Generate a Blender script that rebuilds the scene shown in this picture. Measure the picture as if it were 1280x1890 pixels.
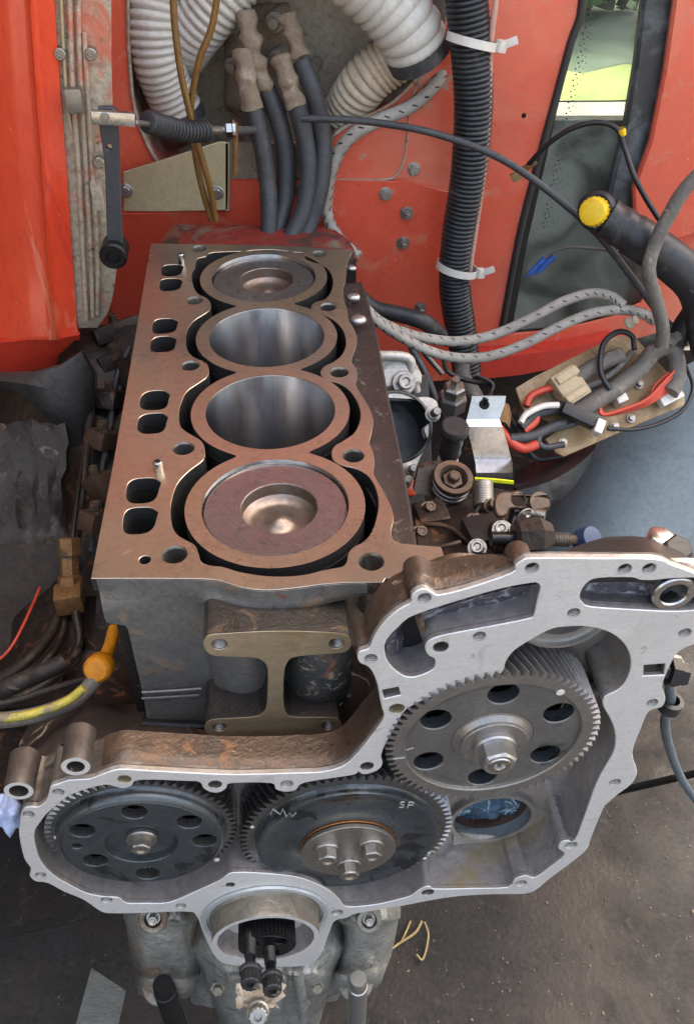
import bpy, math, random
from mathutils import Vector, Matrix, noise
PI = math.pi
S = bpy.context.scene
for o in list(bpy.data.objects): bpy.data.objects.remove(o)
random.seed(7)

# ------------------------------------------------------------------ camera
FPX = 1632.6
CAM = Vector((.0031, -.4852, .4167))
_p, _y, _r = (math.radians(a) for a in (41.248, 5.731, .54))
AF = Vector((math.sin(_y)*math.cos(_p), math.cos(_y)*math.cos(_p), -math.sin(_p)))
_R0 = Vector((math.cos(_y), -math.sin(_y), 0)); _U0 = _R0.cross(AF)
AR = math.cos(_r)*_R0 + math.sin(_r)*_U0
AU = -math.sin(_r)*_R0 + math.cos(_r)*_U0
cd = bpy.data.cameras.new('camera'); cam = bpy.data.objects.new('camera', cd); S.collection.objects.link(cam)
cd.sensor_fit = 'VERTICAL'; cd.sensor_height = 36; cd.sensor_width = 36; cd.lens = FPX/1890*36
cd.clip_start = .02; cd.clip_end = 400
m = Matrix((AR, AU, -AF)).transposed().to_4x4(); m.translation = CAM
cam.matrix_world = m; S.camera = cam

# ------------------------------------------------------------------ sky, sun, exposure
SUN_EL, SUN_AZ = math.radians(58), math.radians(35)      # azimuth clockwise from +y
W = bpy.data.worlds.new('World'); S.world = W; W.use_nodes = True
wn = W.node_tree.nodes; wl = W.node_tree.links
sk = wn.new('ShaderNodeTexSky'); sk.sky_type = 'NISHITA'; sk.sun_disc = False
sk.sun_elevation = SUN_EL; sk.sun_rotation = SUN_AZ; sk.dust_density = 8; sk.air_density = 1.0; sk.ozone_density = 0
wb_ = wn.new('ShaderNodeMix'); wb_.data_type = 'RGBA'; wb_.blend_type = 'MULTIPLY'; wb_.inputs[0].default_value = 1; wb_.inputs[7].default_value = (1.0, .94, .84, 1)   # hazy, warmer sky
wl.new(sk.outputs[0], wb_.inputs[6]); wl.new(wb_.outputs[2], wn['Background'].inputs[0]); wn['Background'].inputs[1].default_value = .125
sl = bpy.data.lights.new('sun', 'SUN'); sl.energy = 2.1; sl.angle = math.radians(12); sl.color = (1, .95, .87)
so = bpy.data.objects.new('sun', sl); S.collection.objects.link(so)
sd = Vector((math.sin(SUN_AZ)*math.cos(SUN_EL), math.cos(SUN_AZ)*math.cos(SUN_EL), math.sin(SUN_EL)))
so.rotation_euler = sd.to_track_quat('Z', 'Y').to_euler(); so.location = (0, 0, 5)
S.view_settings.view_transform = 'Standard'; S.view_settings.look = 'None'; S.view_settings.gamma = 1
S.view_settings.exposure = 3.0

# ------------------------------------------------------------------ helpers: pixels of the photograph to points in the place
def ray(px, py): return AF + AR*((px-640)/FPX) - AU*((py-945)/FPX)
def onA(a, px, py, v):
    d = ray(px, py); return CAM + d*((v-CAM[a])/d[a])
def onX(px, py, v): return onA(0, px, py, v)
def onY(px, py, v): return onA(1, px, py, v)
def onZ(px, py, v): return onA(2, px, py, v)
def onP(px, py, p, n):
    p = Vector(p); n = Vector(n); d = ray(px, py); return CAM + d*((p-CAM).dot(n)/d.dot(n))
def mpp(P): return (Vector(P)-CAM).dot(AF)/FPX            # metres per photograph pixel at a point
def V(*a): return Vector(a)
def cr(pts, k=4, closed=True):
    """Catmull-Rom through points"""
    P = [Vector(p) for p in pts]; n = len(P); out = []
    rng = range(n if closed else n-1)
    for i in rng:
        if closed: a, b, c, d = P[i-1], P[i], P[(i+1) % n], P[(i+2) % n]
        else:
            b, c = P[i], P[i+1]; a = P[i-1] if i else b*2-c; d = P[i+2] if i+2 < n else c*2-b
        for j in range(k):
            t = j/k
            out.append(.5*((2*b)+(c-a)*t+(2*a-5*b+4*c-d)*t*t+(3*b-a-3*c+d)*t**3))
    if not closed: out.append(P[-1])
    return out
def circ(c, r, u, v, n=32, a0=0):
    return [Vector(c)+Vector(u)*r*math.cos(a0+2*PI*i/n)+Vector(v)*r*math.sin(a0+2*PI*i/n) for i in range(n)]
X, Y, Z = V(1, 0, 0), V(0, 1, 0), V(0, 0, 1)
def basis(n):
    n = Vector(n).normalized(); a = Z if abs(n.z) < .9 else X
    u = a.cross(n).normalized(); return u, n.cross(u), n

# ------------------------------------------------------------------ materials
MT = {}
def mat(name, c1, c2=None, scale=30, rough=(.5, .6), metal=0, bump=.1, bscale=None, spots=(), stretch=None, coat=0, ior=1.5, trans=0, streak=None, spec=None, aniso=0, fine=.10, fscale=None, cracks=None, rings=0):
    if name in MT: return MT[name]
    M = bpy.data.materials.new(name); M.use_nodes = True; MT[name] = M
    nt = M.node_tree; N = nt.nodes; L = nt.links; B = N['Principled BSDF']
    tc = N.new('ShaderNodeTexCoord'); mp = N.new('ShaderNodeMapping'); L.new(tc.outputs['Object'], mp.inputs[0])
    if stretch: mp.inputs['Scale'].default_value = stretch
    def nz(sc, det=6, dist=0, src=None, ro=.6):
        n = N.new('ShaderNodeTexNoise'); n.inputs['Scale'].default_value = sc; n.inputs['Detail'].default_value = det
        n.inputs['Distortion'].default_value = dist; n.inputs['Roughness'].default_value = ro
        L.new(src or mp.outputs[0], n.inputs['Vector']); return n
    def ramp(src, lo, hi):
        r = N.new('ShaderNodeMapRange'); r.inputs[1].default_value = lo; r.inputs[2].default_value = hi; r.clamp = True
        L.new(src, r.inputs[0]); return r.outputs[0]
    def mix(f, a, b):
        x = N.new('ShaderNodeMix'); x.data_type = 'RGBA'
        if hasattr(f, 'is_output') or not isinstance(f, (int, float)): L.new(f, x.inputs[0])
        else: x.inputs[0].default_value = f
        for k, q in ((6, a), (7, b)):
            if isinstance(q, tuple): x.inputs[k].default_value = (*q, 1)
            else: L.new(q, x.inputs[k])
        return x.outputs[2]
    n1 = nz(scale)
    c2 = c2 or tuple(q*.75 for q in c1)
    col = mix(ramp(n1.outputs[0], .32, .68), c1, c2)
    if fine:
        nf = nz(fscale or max(160, scale*7), 5, .3, ro=.75); col = mix(ramp(nf.outputs[0], .46, .68), col, tuple(q*(1-fine) for q in c2))
    rr = N.new('ShaderNodeMapRange'); L.new(n1.outputs[0], rr.inputs[0]); rr.inputs[1].default_value = .3; rr.inputs[2].default_value = .7
    rr.inputs[3].default_value = rough[0]; rr.inputs[4].default_value = rough[1]; rout = rr.outputs[0]
    met = None
    for i, sp in enumerate(spots):
        sc, lo, hi, c = sp[:4]; dist = sp[4] if len(sp) > 4 else .6
        n = nz(sc, 7, dist, src=tc.outputs['Object'] if not (len(sp) > 6 and sp[6]) else None, ro=.65); f = ramp(n.outputs[0], lo, hi)
        col = mix(f, col, c)
        if len(sp) > 5 and sp[5] is not None:
            x = N.new('ShaderNodeMix'); L.new(f, x.inputs[0]); L.new(rout, x.inputs[2]); x.inputs[3].default_value = sp[5]; rout = x.outputs[0]
        if metal and not (len(sp) > 7):
            x = N.new('ShaderNodeMix'); L.new(f, x.inputs[0])
            if met is None: x.inputs[2].default_value = metal
            else: L.new(met, x.inputs[2])
            x.inputs[3].default_value = metal*.25; met = x.outputs[0]
    if cracks:
        n = nz(cracks[0], 4, .5, src=tc.outputs['Object']); a_ = N.new('ShaderNodeMath'); a_.operation = 'SUBTRACT'; L.new(n.outputs[0], a_.inputs[0]); a_.inputs[1].default_value = .5
        b_ = N.new('ShaderNodeMath'); b_.operation = 'ABSOLUTE'; L.new(a_.outputs[0], b_.inputs[0]); col = mix(ramp(b_.outputs[0], cracks[1]*.3, cracks[1]), cracks[2], col)
    L.new(col, B.inputs['Base Color']); L.new(rout, B.inputs['Roughness'])
    if met is not None: L.new(met, B.inputs['Metallic'])
    else: B.inputs['Metallic'].default_value = metal
    if coat: B.inputs['Coat Weight'].default_value = coat; B.inputs['Coat Roughness'].default_value = .15
    if spec is not None: B.inputs['Specular IOR Level'].default_value = spec
    B.inputs['IOR'].default_value = ior
    if aniso:
        tg = N.new('ShaderNodeTangent'); tg.direction_type = 'RADIAL'; tg.axis = 'Z'; L.new(tg.outputs[0], B.inputs['Tangent']); B.inputs['Anisotropic'].default_value = aniso; B.inputs['Anisotropic Rotation'].default_value = .25
    if trans: B.inputs['Transmission Weight'].default_value = trans
    if bump:
        nb = nz(bscale or scale*6, 4); b = N.new('ShaderNodeBump'); b.inputs['Strength'].default_value = bump; b.inputs['Distance'].default_value = .002
        if rings:
            wv = N.new('ShaderNodeTexWave'); wv.wave_type = 'RINGS'; wv.rings_direction = 'Z'; wv.inputs['Scale'].default_value = rings; wv.inputs['Distortion'].default_value = .3; L.new(tc.outputs['Object'], wv.inputs[0])
            b2 = N.new('ShaderNodeBump'); b2.inputs['Strength'].default_value = .035; b2.inputs['Distance'].default_value = .0006; L.new(wv.outputs[0], b2.inputs['Height']); L.new(b2.outputs[0], b.inputs['Normal'])
        L.new(nb.outputs[0], b.inputs['Height']); L.new(b.outputs[0], B.inputs['Normal'])
    return M

RUST = (.13, .045, .015); DIRT = (.22, .17, .11); OIL = (.012, .010, .009)
mat('machined_iron', (.60, .47, .345), (.50, .41, .315), 9, (.25, .38), .9, .05, 900, [(4, .46, .62, (.40, .37, .32), .5, .26, False, 1), (7, .54, .74, (.50, .34, .22), .6, .40, False, 1), (22, .60, .72, (.36, .30, .24), 1.5, .32, False, 1), (75, .65, .72, (.32, .20, .125), 1.5, .5, False, 1), (160, .69, .73, (.2, .12, .08), .4, .5), (12, .66, .72, (.24, .165, .11), 2.0, .42)], fine=.12)
mat('cast_oily', (.055, .046, .04), (.035, .03, .027), 26, (.28, .42), .35, .3, 420, [(20, .56, .66, (.12, .08, .05), 1.4, .5), (46, .64, .68, (.12, .055, .035), .8, .7)], fine=.25)
mat('machined_pad', (.46, .37, .24), (.33, .27, .18), 40, (.34, .48), .6, .12, 300, [(30, .55, .7, (.32, .24, .13), 1, .4, False, 1)], stretch=(1, 1, 3))
mat('cast_iron', (.21, .21, .20), (.15, .15, .143), 26, (.26, .40), .4, .3, 420, [(14, .56, .66, (.22, .145, .085), 1.5, .6), (46, .63, .68, (.15, .065, .035), .8, .7), (8, .52, .68, (.12, .122, .116), 1, .28), (60, .68, .71, (.3, .29, .26), 1.2, .5)], fine=.2)
mat('cast_rusty', (.062, .042, .038), (.045, .032, .03), 40, (.4, .6), .3, .3, 400, [(60, .60, .64, (.12, .10, .09), 1.4, .4), (30, .55, .66, (.03, .022, .02), 1.4, .5)], fine=.25)
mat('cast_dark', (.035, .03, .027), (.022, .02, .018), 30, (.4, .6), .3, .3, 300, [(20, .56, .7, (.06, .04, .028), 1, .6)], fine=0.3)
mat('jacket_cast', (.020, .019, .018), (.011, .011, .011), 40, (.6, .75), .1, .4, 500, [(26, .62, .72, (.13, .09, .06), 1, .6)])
mat('bore_steel', (.46, .46, .465), (.37, .37, .375), 40, (.18, .26), 1, .05, 700, stretch=(1, 1, .2), aniso=.9, fine=.2)
mat('piston_top', (.40, .395, .40), (.31, .305, .305), 14, (.22, .32), .92, .05, 500, [(16, .56, .74, (.32, .28, .265), 1.2, .34, False, 1), (60, .70, .76, (.18, .14, .12), .4, .45), (30, .60, .68, (.2, .17, .16), 1.6, .4, False, 1)], rings=120)
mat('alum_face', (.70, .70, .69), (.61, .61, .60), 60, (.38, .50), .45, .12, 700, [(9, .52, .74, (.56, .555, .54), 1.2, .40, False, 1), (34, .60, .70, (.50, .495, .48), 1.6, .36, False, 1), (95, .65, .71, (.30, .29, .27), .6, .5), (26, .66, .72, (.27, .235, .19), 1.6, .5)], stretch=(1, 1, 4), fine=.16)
mat('alum_bluish', (.5, .54, .55), (.40, .44, .45), 25, (.36, .5), .5, .1, 500, [(15, .6, .75, (.28, .27, .26), 1, .5, False, 1)])
mat('alum_cast', (.20, .185, .17), (.14, .125, .115), 22, (.38, .52), .6, .2, 350, [(13, .52, .68, (.10, .05, .025), 1.2, .5), (34, .62, .68, (.3, .25, .2), 1, .5)], fine=0.25)
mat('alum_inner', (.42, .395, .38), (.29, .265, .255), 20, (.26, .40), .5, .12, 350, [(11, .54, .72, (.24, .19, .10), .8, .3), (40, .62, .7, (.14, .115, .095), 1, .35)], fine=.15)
mat('alum_oily', (.27, .25, .21), (.17, .155, .125), 30, (.34, .48), .55, .25, 250, [(18, .52, .64, (.09, .05, .025), 1, .5), (30, .62, .70, (.38, .37, .33), 1, .42, False, 1)])
mat('case_brown', (.085, .053, .036), (.05, .034, .025), 22, (.32, .48), .35, .4, 300, [(13, .50, .64, (.035, .028, .024), 1.3, .42), (36, .62, .66, (.24, .19, .15), 1.5, .5), (9, .56, .70, (.14, .08, .045), 1.2, .4), (30, .60, .68, (.16, .075, .03), 1.6, .6)], fine=.3)
mat('pocket_scale', (.13, .125, .16), (.07, .068, .09), 60, (.3, .5), .35, .8, 160, [(70, .52, .6, (.3, .32, .36), 1, .4)])
mat('gear_steel', (.19, .187, .178), (.145, .142, .135), 30, (.36, .46), .6, .12, 600, [(16, .57, .62, (.09, .088, .085), .9, .22, False, 1)], fine=.15)
mat('gear_rim', (.32, .305, .285), (.23, .215, .20), 50, (.28, .42), .75, .15, 500)
mat('gear_oiled', (.09, .102, .11), (.064, .074, .082), 22, (.20, .32), .6, .06, 400, [(15, .54, .57, (.034, .038, .04), 1.2, .08, False, 1), (60, .68, .72, (.14, .14, .13), .8, .4, False, 1), (30, .62, .68, (.05, .04, .03), 1.4, .3)])
mat('gear_oiled_rim', (.27, .265, .26), (.16, .16, .155), 40, (.20, .34), .85, .1, 500)
mat('bright_steel', (.56, .55, .53), (.5, .49, .46), 40, (.2, .32), 1, .05, 500)
mat('dull_steel', (.36, .34, .31), (.26, .245, .22), 40, (.32, .45), .9, .12, 500, [(40, .6, .68, (.17, .1, .05), 1, .6)])
mat('zinc_plate', (.46, .455, .44), (.38, .37, .355), 40, (.26, .4), .85, .06, 300, [(40, .66, .72, (.35, .31, .26), 1, .5, False, 1)])
mat('black_steel', (.028, .028, .03), (.018, .018, .02), 40, (.28, .4), .7, .1, 400)
mat('copper_line', (.55, .27, .12), None, 40, (.25, .3), 1, 0)
mat('red_paint', (.70, .075, .025), (.62, .05, .02), 10, (.18, .30), 0, .05, 60, [(26, .58, .70, (.66, .17, .09), 1.2, .42, True), (18, .64, .72, (.50, .035, .016), 1.2, .3, True), (110, .68, .72, (.5, .33, .24), 1, .6), (14, .66, .72, (.45, .36, .28), 1.5, .8)], coat=.4, fine=.06, stretch=(1, 1, .22))
mat('black_paint', (.012, .012, .013), (.018, .017, .017), 30, (.35, .5), 0, .2, 200, [(30, .64, .74, (.04, .03, .024), 1, .6)])
mat('red_paint_dusty', (.72, .095, .045), (.64, .085, .045), 8, (.26, .4), 0, .05, 90, [(13, .56, .78, (.60, .23, .14), 1.2, .6), (80, .68, .72, (.6, .46, .36), .8, .7), (9, .64, .72, (.42, .32, .24), 1.6, .85), (30, .66, .72, (.24, .05, .03), 1, .4)], coat=.2, fine=.08)
mat('red_paint_faded', (.72, .115, .062), (.69, .13, .075), 6, (.2, .34), 0, .05, 90, [(6, .48, .78, (.70, .24, .15), .8, .4), (130, .69, .72, (.72, .58, .52), .2, .7), (16, .58, .72, (.56, .24, .16), 1.4, .55), (22, .645, .70, (.40, .30, .23), 1.7, .8), (60, .70, .73, (.2, .13, .1), 1, .7)], coat=.4, fine=.08)
mat('red_worn', (.26, .03, .02), (.16, .025, .018), 20, (.45, .6), 0, .25, 100, [(15, .52, .64, (.15, .12, .085), 1.4, .8), (24, .56, .64, (.05, .025, .018), 1, .8)], fine=.3)
mat('red_sill', (.62, .05, .03), (.5, .04, .025), 20, (.3, .45), 0, .05, 90, [(22, .66, .72, (.35, .24, .17), 1, .7)], coat=.3)
mat('cream_trim', (.50, .42, .325), (.36, .295, .21), 25, (.55, .75), 0, .5, 160, [(13, .52, .62, (.50, .15, .09), 1.5, .6), (30, .50, .64, (.25, .18, .115), 1.4, .8), (60, .60, .68, (.10, .07, .045), 1, .8), (7, .56, .66, (.55, .50, .42), 1, .8)], fine=.3)
mat('dusty_recess', (.50, .43, .335), (.38, .32, .24), 12, (.65, .8), 0, .3, 150, [(8, .54, .64, (.24, .05, .04), 1.4, .7), (9, .60, .7, (.50, .08, .05), 1, .6), (20, .6, .72, (.55, .5, .41), 1, .8), (26, .6, .7, (.2, .16, .115), 1.5, .8)], fine=.2)
mat('mud', (.28, .215, .15), (.19, .14, .095), 40, (.8, .95), 0, .9, 160, [(30, .55, .66, (.36, .3, .23), 1, .9)])
mat('olive_plate', (.46, .40, .24), (.38, .33, .2), 18, (.4, .55), .15, .05, 150, [(20, .62, .72, (.36, .28, .16), 1, .7)])
mat('duct_white', (.60, .585, .53), (.53, .505, .45), 14, (.42, .55), 0, .08, 200, [(16, .6, .74, (.42, .35, .26), 1, .7)])
mat('duct_dirty', (.60, .52, .4), (.48, .39, .28), 18, (.5, .65), 0, .12, 200, [(14, .52, .66, (.33, .25, .16), 1, .8)])
mat('rubber', (.026, .027, .029), (.018, .018, .02), 20, (.38, .52), 0, .2, 200, [(22, .54, .68, (.075, .07, .065), 1.4, .7), (70, .66, .70, (.12, .11, .10), .6, .8)])
mat('rubber_dusty', (.06, .062, .066), (.035, .036, .04), 20, (.45, .6), 0, .2, 200, [(14, .54, .7, (.14, .125, .105), 1, .8)])
mat('conduit_plastic', (.030, .034, .038), (.02, .022, .025), 20, (.30, .42), 0, .03, 200, [(22, .58, .70, (.085, .08, .072), 1.4, .65)])
mat('amber_tube', (.27, .145, .04), (.17, .085, .022), 30, (.15, .25), 0, .03, 100, [(24, .56, .7, (.20, .14, .07), 1, .3)], trans=.2)
mat('clear_tube', (.72, .45, .36), (.66, .38, .3), 18, (.2, .3), 0, .02, 100, trans=.3)
mat('white_plastic', (.72, .70, .64), (.66, .63, .56), 20, (.35, .45), 0, .03, 100, [(60, .68, .74, (.5, .45, .38), 1, .6)])
mat('braid', (.46, .43, .38), (.32, .295, .25), 45, (.55, .7), 0, .5, 700, [(26, .6, .72, (.2, .17, .13), 1, .7)])
mat('yellow_cap', (.85, .56, .015), (.78, .47, .012), 20, (.3, .4), 0, .04, 100, [(40, .68, .74, (.5, .3, .03), 1, .6)])
mat('orange_plastic', (.66, .25, .006), (.52, .19, .006), 30, (.4, .55), 0, .15, 150, [(40, .58, .7, (.34, .12, .012), 1, .6)], fine=.2)
mat('board_brown', (.30, .19, .085), (.22, .14, .065), 18, (.4, .55), .1, .12, 150, [(14, .52, .66, (.42, .33, .2), 1, .7), (30, .6, .68, (.12, .075, .04), 1, .7)])
mat('cream_plastic', (.52, .41, .25), (.42, .32, .19), 30, (.5, .6), 0, .15, 200, [(40, .6, .7, (.25, .17, .1), 1, .8)])
mat('red_wire', (.62, .07, .035), None, 30, (.35, .45), 0, 0, spots=[(50, .64, .72, (.4, .2, .12), 1, .7)])
mat('tape_grey', (.17, .155, .13), (.1, .09, .08), 50, (.55, .75), 0, .6, 220, [(30, .55, .66, (.3, .25, .18), 1, .8)])
mat('black_wire', (.018, .018, .02), None, 30, (.3, .42), 0, 0)
mat('blue_plastic', (.02, .11, .45), None, 30, (.35, .45), 0, 0)
mat('blue_knob', (.02, .045, .12), None, 30, (.3, .45), 0, .1)
mat('yellow_tag', (.75, .8, .02), None, 30, (.4, .45), 0, 0)
mat('blue_panel', (.20, .255, .275), (.15, .20, .225), 7, (.3, .45), .1, .05, 120, [(10, .52, .74, (.10, .13, .145), 1.4, .5), (60, .69, .74, (.32, .37, .38), 1, .6), (14, .66, .71, (.06, .075, .08), 1.6, .4)], fine=.1)
mat('grey_fender', (.055, .053, .053), (.03, .027, .026), 16, (.5, .65), .2, .2, 150, [(14, .54, .68, (.03, .02, .014), 1.3, .7)], fine=.3)
mat('old_plate', (.030, .024, .021), (.014, .012, .010), 22, (.55, .7), .15, .7, 130, [(24, .54, .66, (.085, .07, .064), .7, .8), (40, .52, .62, (.010, .008, .007), .8, .6), (30, .60, .66, (.085, .035, .014), 1.5, .8), (80, .62, .68, (.13, .105, .085), .6, .8)], fine=.3)
mat('brown_plate', (.04, .026, .018), (.018, .012, .009), 16, (.45, .65), .15, .4, 130, [(12, .55, .68, (.10, .07, .05), 1.3, .8), (30, .6, .68, (.10, .035, .012), 1.3, .8)], fine=.3)
mat('oily_shaded', (.03, .02, .016), (.014, .010, .009), 30, (.35, .55), .2, .6, 120, [(34, .56, .66, (.12, .045, .018), 1.5, .7), (44, .62, .70, (.10, .075, .055), 1, .7)], fine=0.3)  # oily rusty metal; base also darkened to hold the bay's shade
mat('brass', (.26, .135, .045), (.15, .075, .028), 40, (.5, .65), .4, .5, 160, [(40, .54, .66, (.06, .04, .025), 1.4, .8)], fine=.3)
mat('ground_concrete', (.0245, .0242, .0250), (.0148, .0145, .0150), 9, (.6, .8), 0, .6, 150, [(4, .47, .60, (.022, .019, .019), 1.4, .5), (14, .55, .66, (.030, .025, .023), 1.6, .7), (34, .61, .70, (.055, .051, .048), 1.6, .8), (120, .69, .72, (.2, .175, .14), .4, .9), (60, .65, .69, (.012, .011, .011), 1, .6)], spec=.3, fine=.4)
mat('rag_cloth', (.42, .5, .72), (.32, .4, .64), 30, (.8, .9), 0, .3, 200)
mat('blue_film', (.05, .13, .22), (.02, .035, .05), 60, (.1, .2), .2, .6, 120, [(50, .52, .6, (.35, .52, .66), 1.2, .15)])
mat('straw', (.36, .28, .12), None, 60, (.6, .8), 0, .1)
mat('frit', (.012, .012, .013), (.02, .02, .02), 60, (.3, .4), 0, 0)
mat('dark_interior', (.05, .062, .058), (.025, .03, .03), 12, (.5, .7), 0, .2, 80, [(9, .52, .66, (.12, .14, .13), 1.4, .7), (90, .70, .73, (.4, .4, .36), .2, .8)])
mat('lawn', (.085, .115, .012), (.065, .095, .010), 3, (.8, .9), 0, .4, 40, [(1.5, .5, .6, (.11, .12, .03), 1)]); mat('shaded_lawn', (.010, .034, .014), (.007, .022, .010), 1.2, (.8, .9), 0, .4, 40, [(.6, .5, .62, (.016, .042, .016), 1.2)]); mat('port_alum', (.56, .54, .49), (.42, .40, .355), 40, (.35, .5), .35, .3, 300, [(24, .55, .66, (.14, .11, .08), 1.4, .6)], fine=.2)
mat('gravel', (.17, .15, .125), (.13, .115, .095), 8, (.8, .9), 0, .4, 60)
mat('leaf', (.05, .10, .018), (.08, .13, .03), 12, (.5, .7), 0, .1)
mat('bark', (.07, .05, .035), None, 12, (.8, .9), 0, .5)
mat('seal_dark', (.02, .02, .021), (.035, .033, .032), 14, (.45, .6), 0, .1, 150)
mat('paper_tape', (.5, .42, .31), (.42, .35, .26), 30, (.7, .8), 0, .2, 200)
mat('lower_cast', (.44, .45, .42), (.25, .255, .23), 40, (.26, .45), .55, .9, 130, [(20, .54, .66, (.08, .075, .065), 1.2, .4), (15, .60, .68, (.22, .15, .09), 1, .5), (40, .62, .68, (.45, .45, .42), 1, .4, False, 1)], fine=0.3)
mat('scratch', (.5, .5, .48), None, 40, (.4, .5), .5, 0)
mat('white_mark', (.6, .6, .56), None, 40, (.5, .6), 0, 0)
def glass_mat():
    M = bpy.data.materials.new('dirty_glass'); M.use_nodes = True; MT['dirty_glass'] = M
    nt = M.node_tree; N = nt.nodes; L = nt.links; B = N['Principled BSDF']
    B.inputs['Base Color'].default_value = (.78, .86, .80, 1); B.inputs['Roughness'].default_value = .02; B.inputs['Transmission Weight'].default_value = 1; B.inputs['IOR'].default_value = 1.05
    D = N.new('ShaderNodeBsdfDiffuse'); D.inputs[0].default_value = (.40, .43, .38, 1)
    tc = N.new('ShaderNodeTexCoord'); n = N.new('ShaderNodeTexNoise'); n.inputs['Scale'].default_value = 9; n.inputs['Detail'].default_value = 8; n.inputs['Distortion'].default_value = .8
    L.new(tc.outputs['Object'], n.inputs[0])
    n2 = N.new('ShaderNodeTexNoise'); n2.inputs['Scale'].default_value = 130; n2.inputs['Detail'].default_value = 2; L.new(tc.outputs['Object'], n2.inputs[0])
    r = N.new('ShaderNodeMapRange'); r.inputs[1].default_value = .4; r.inputs[2].default_value = .75; r.inputs[3].default_value = .05; r.inputs[4].default_value = .42; L.new(n.outputs[0], r.inputs[0])
    r2 = N.new('ShaderNodeMapRange'); r2.inputs[1].default_value = .69; r2.inputs[2].default_value = .72; r2.inputs[3].default_value = 0; r2.inputs[4].default_value = .22; L.new(n2.outputs[0], r2.inputs[0])
    ad = N.new('ShaderNodeMath'); ad.operation = 'MAXIMUM'; L.new(r.outputs[0], ad.inputs[0]); L.new(r2.outputs[0], ad.inputs[1])
    mx = N.new('ShaderNodeMixShader'); L.new(ad.outputs[0], mx.inputs[0]); L.new(B.outputs[0], mx.inputs[1]); L.new(D.outputs[0], mx.inputs[2])
    L.new(mx.outputs[0], N['Material Output'].inputs[0])
glass_mat()

# ------------------------------------------------------------------ things, parts, tags
WO = {}                                                     # world position of an object's origin
def tag(o, label=None, cat=None, group=None, kind=None):
    for k, v in (('label', label), ('category', cat), ('group', group), ('kind', kind)):
        if v: o[k] = v
    return o
def thing(name, label, cat, loc=(0, 0, 0), group=None):
    o = bpy.data.objects.new(name, None); S.collection.objects.link(o); o.empty_display_size = .02
    o.location = Vector(loc); WO[o.name] = Vector(loc)
    return tag(o, label, cat, group)
def finish(me, angle=30, smooth=True):
    if smooth:
        me.shade_smooth(); me.set_sharp_from_angle(angle=math.radians(angle))
def link(name, me, mats, parent=None, origin=None):
    """me holds world coordinates; the object's origin goes to the parent's or to its own base"""
    if parent is not None: w = WO[parent.name]
    elif origin is not None: w = Vector(origin)
    else:
        cs = [v.co for v in me.vertices]
        w = V((min(c.x for c in cs)+max(c.x for c in cs))/2, (min(c.y for c in cs)+max(c.y for c in cs))/2, min(c.z for c in cs))
    me.transform(Matrix.Translation(-w))
    for mm in (mats if isinstance(mats, (list, tuple)) else [mats]): me.materials.append(MT[mm])
    o = bpy.data.objects.new(name, me); S.collection.objects.link(o)
    if parent is not None: o.parent = parent
    else: o.location = w
    WO[o.name] = w
    return o
def place(name, me, parent, M):
    """an object with shared mesh data, put at world matrix M"""
    o = bpy.data.objects.new(name, me); S.collection.objects.link(o)
    if parent is not None: o.parent = parent; M = Matrix.Translation(-WO[parent.name]) @ M
    o.matrix_local = M
    WO[o.name] = M.translation + (WO[parent.name] if parent is not None else Vector())
    return o
def frame(p, n, spin=0):
    u, v, n = basis(n); M = Matrix((u, v, n)).transposed().to_4x4(); M.translation = Vector(p)
    return M @ Matrix.Rotation(spin, 4, 'Z')

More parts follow.
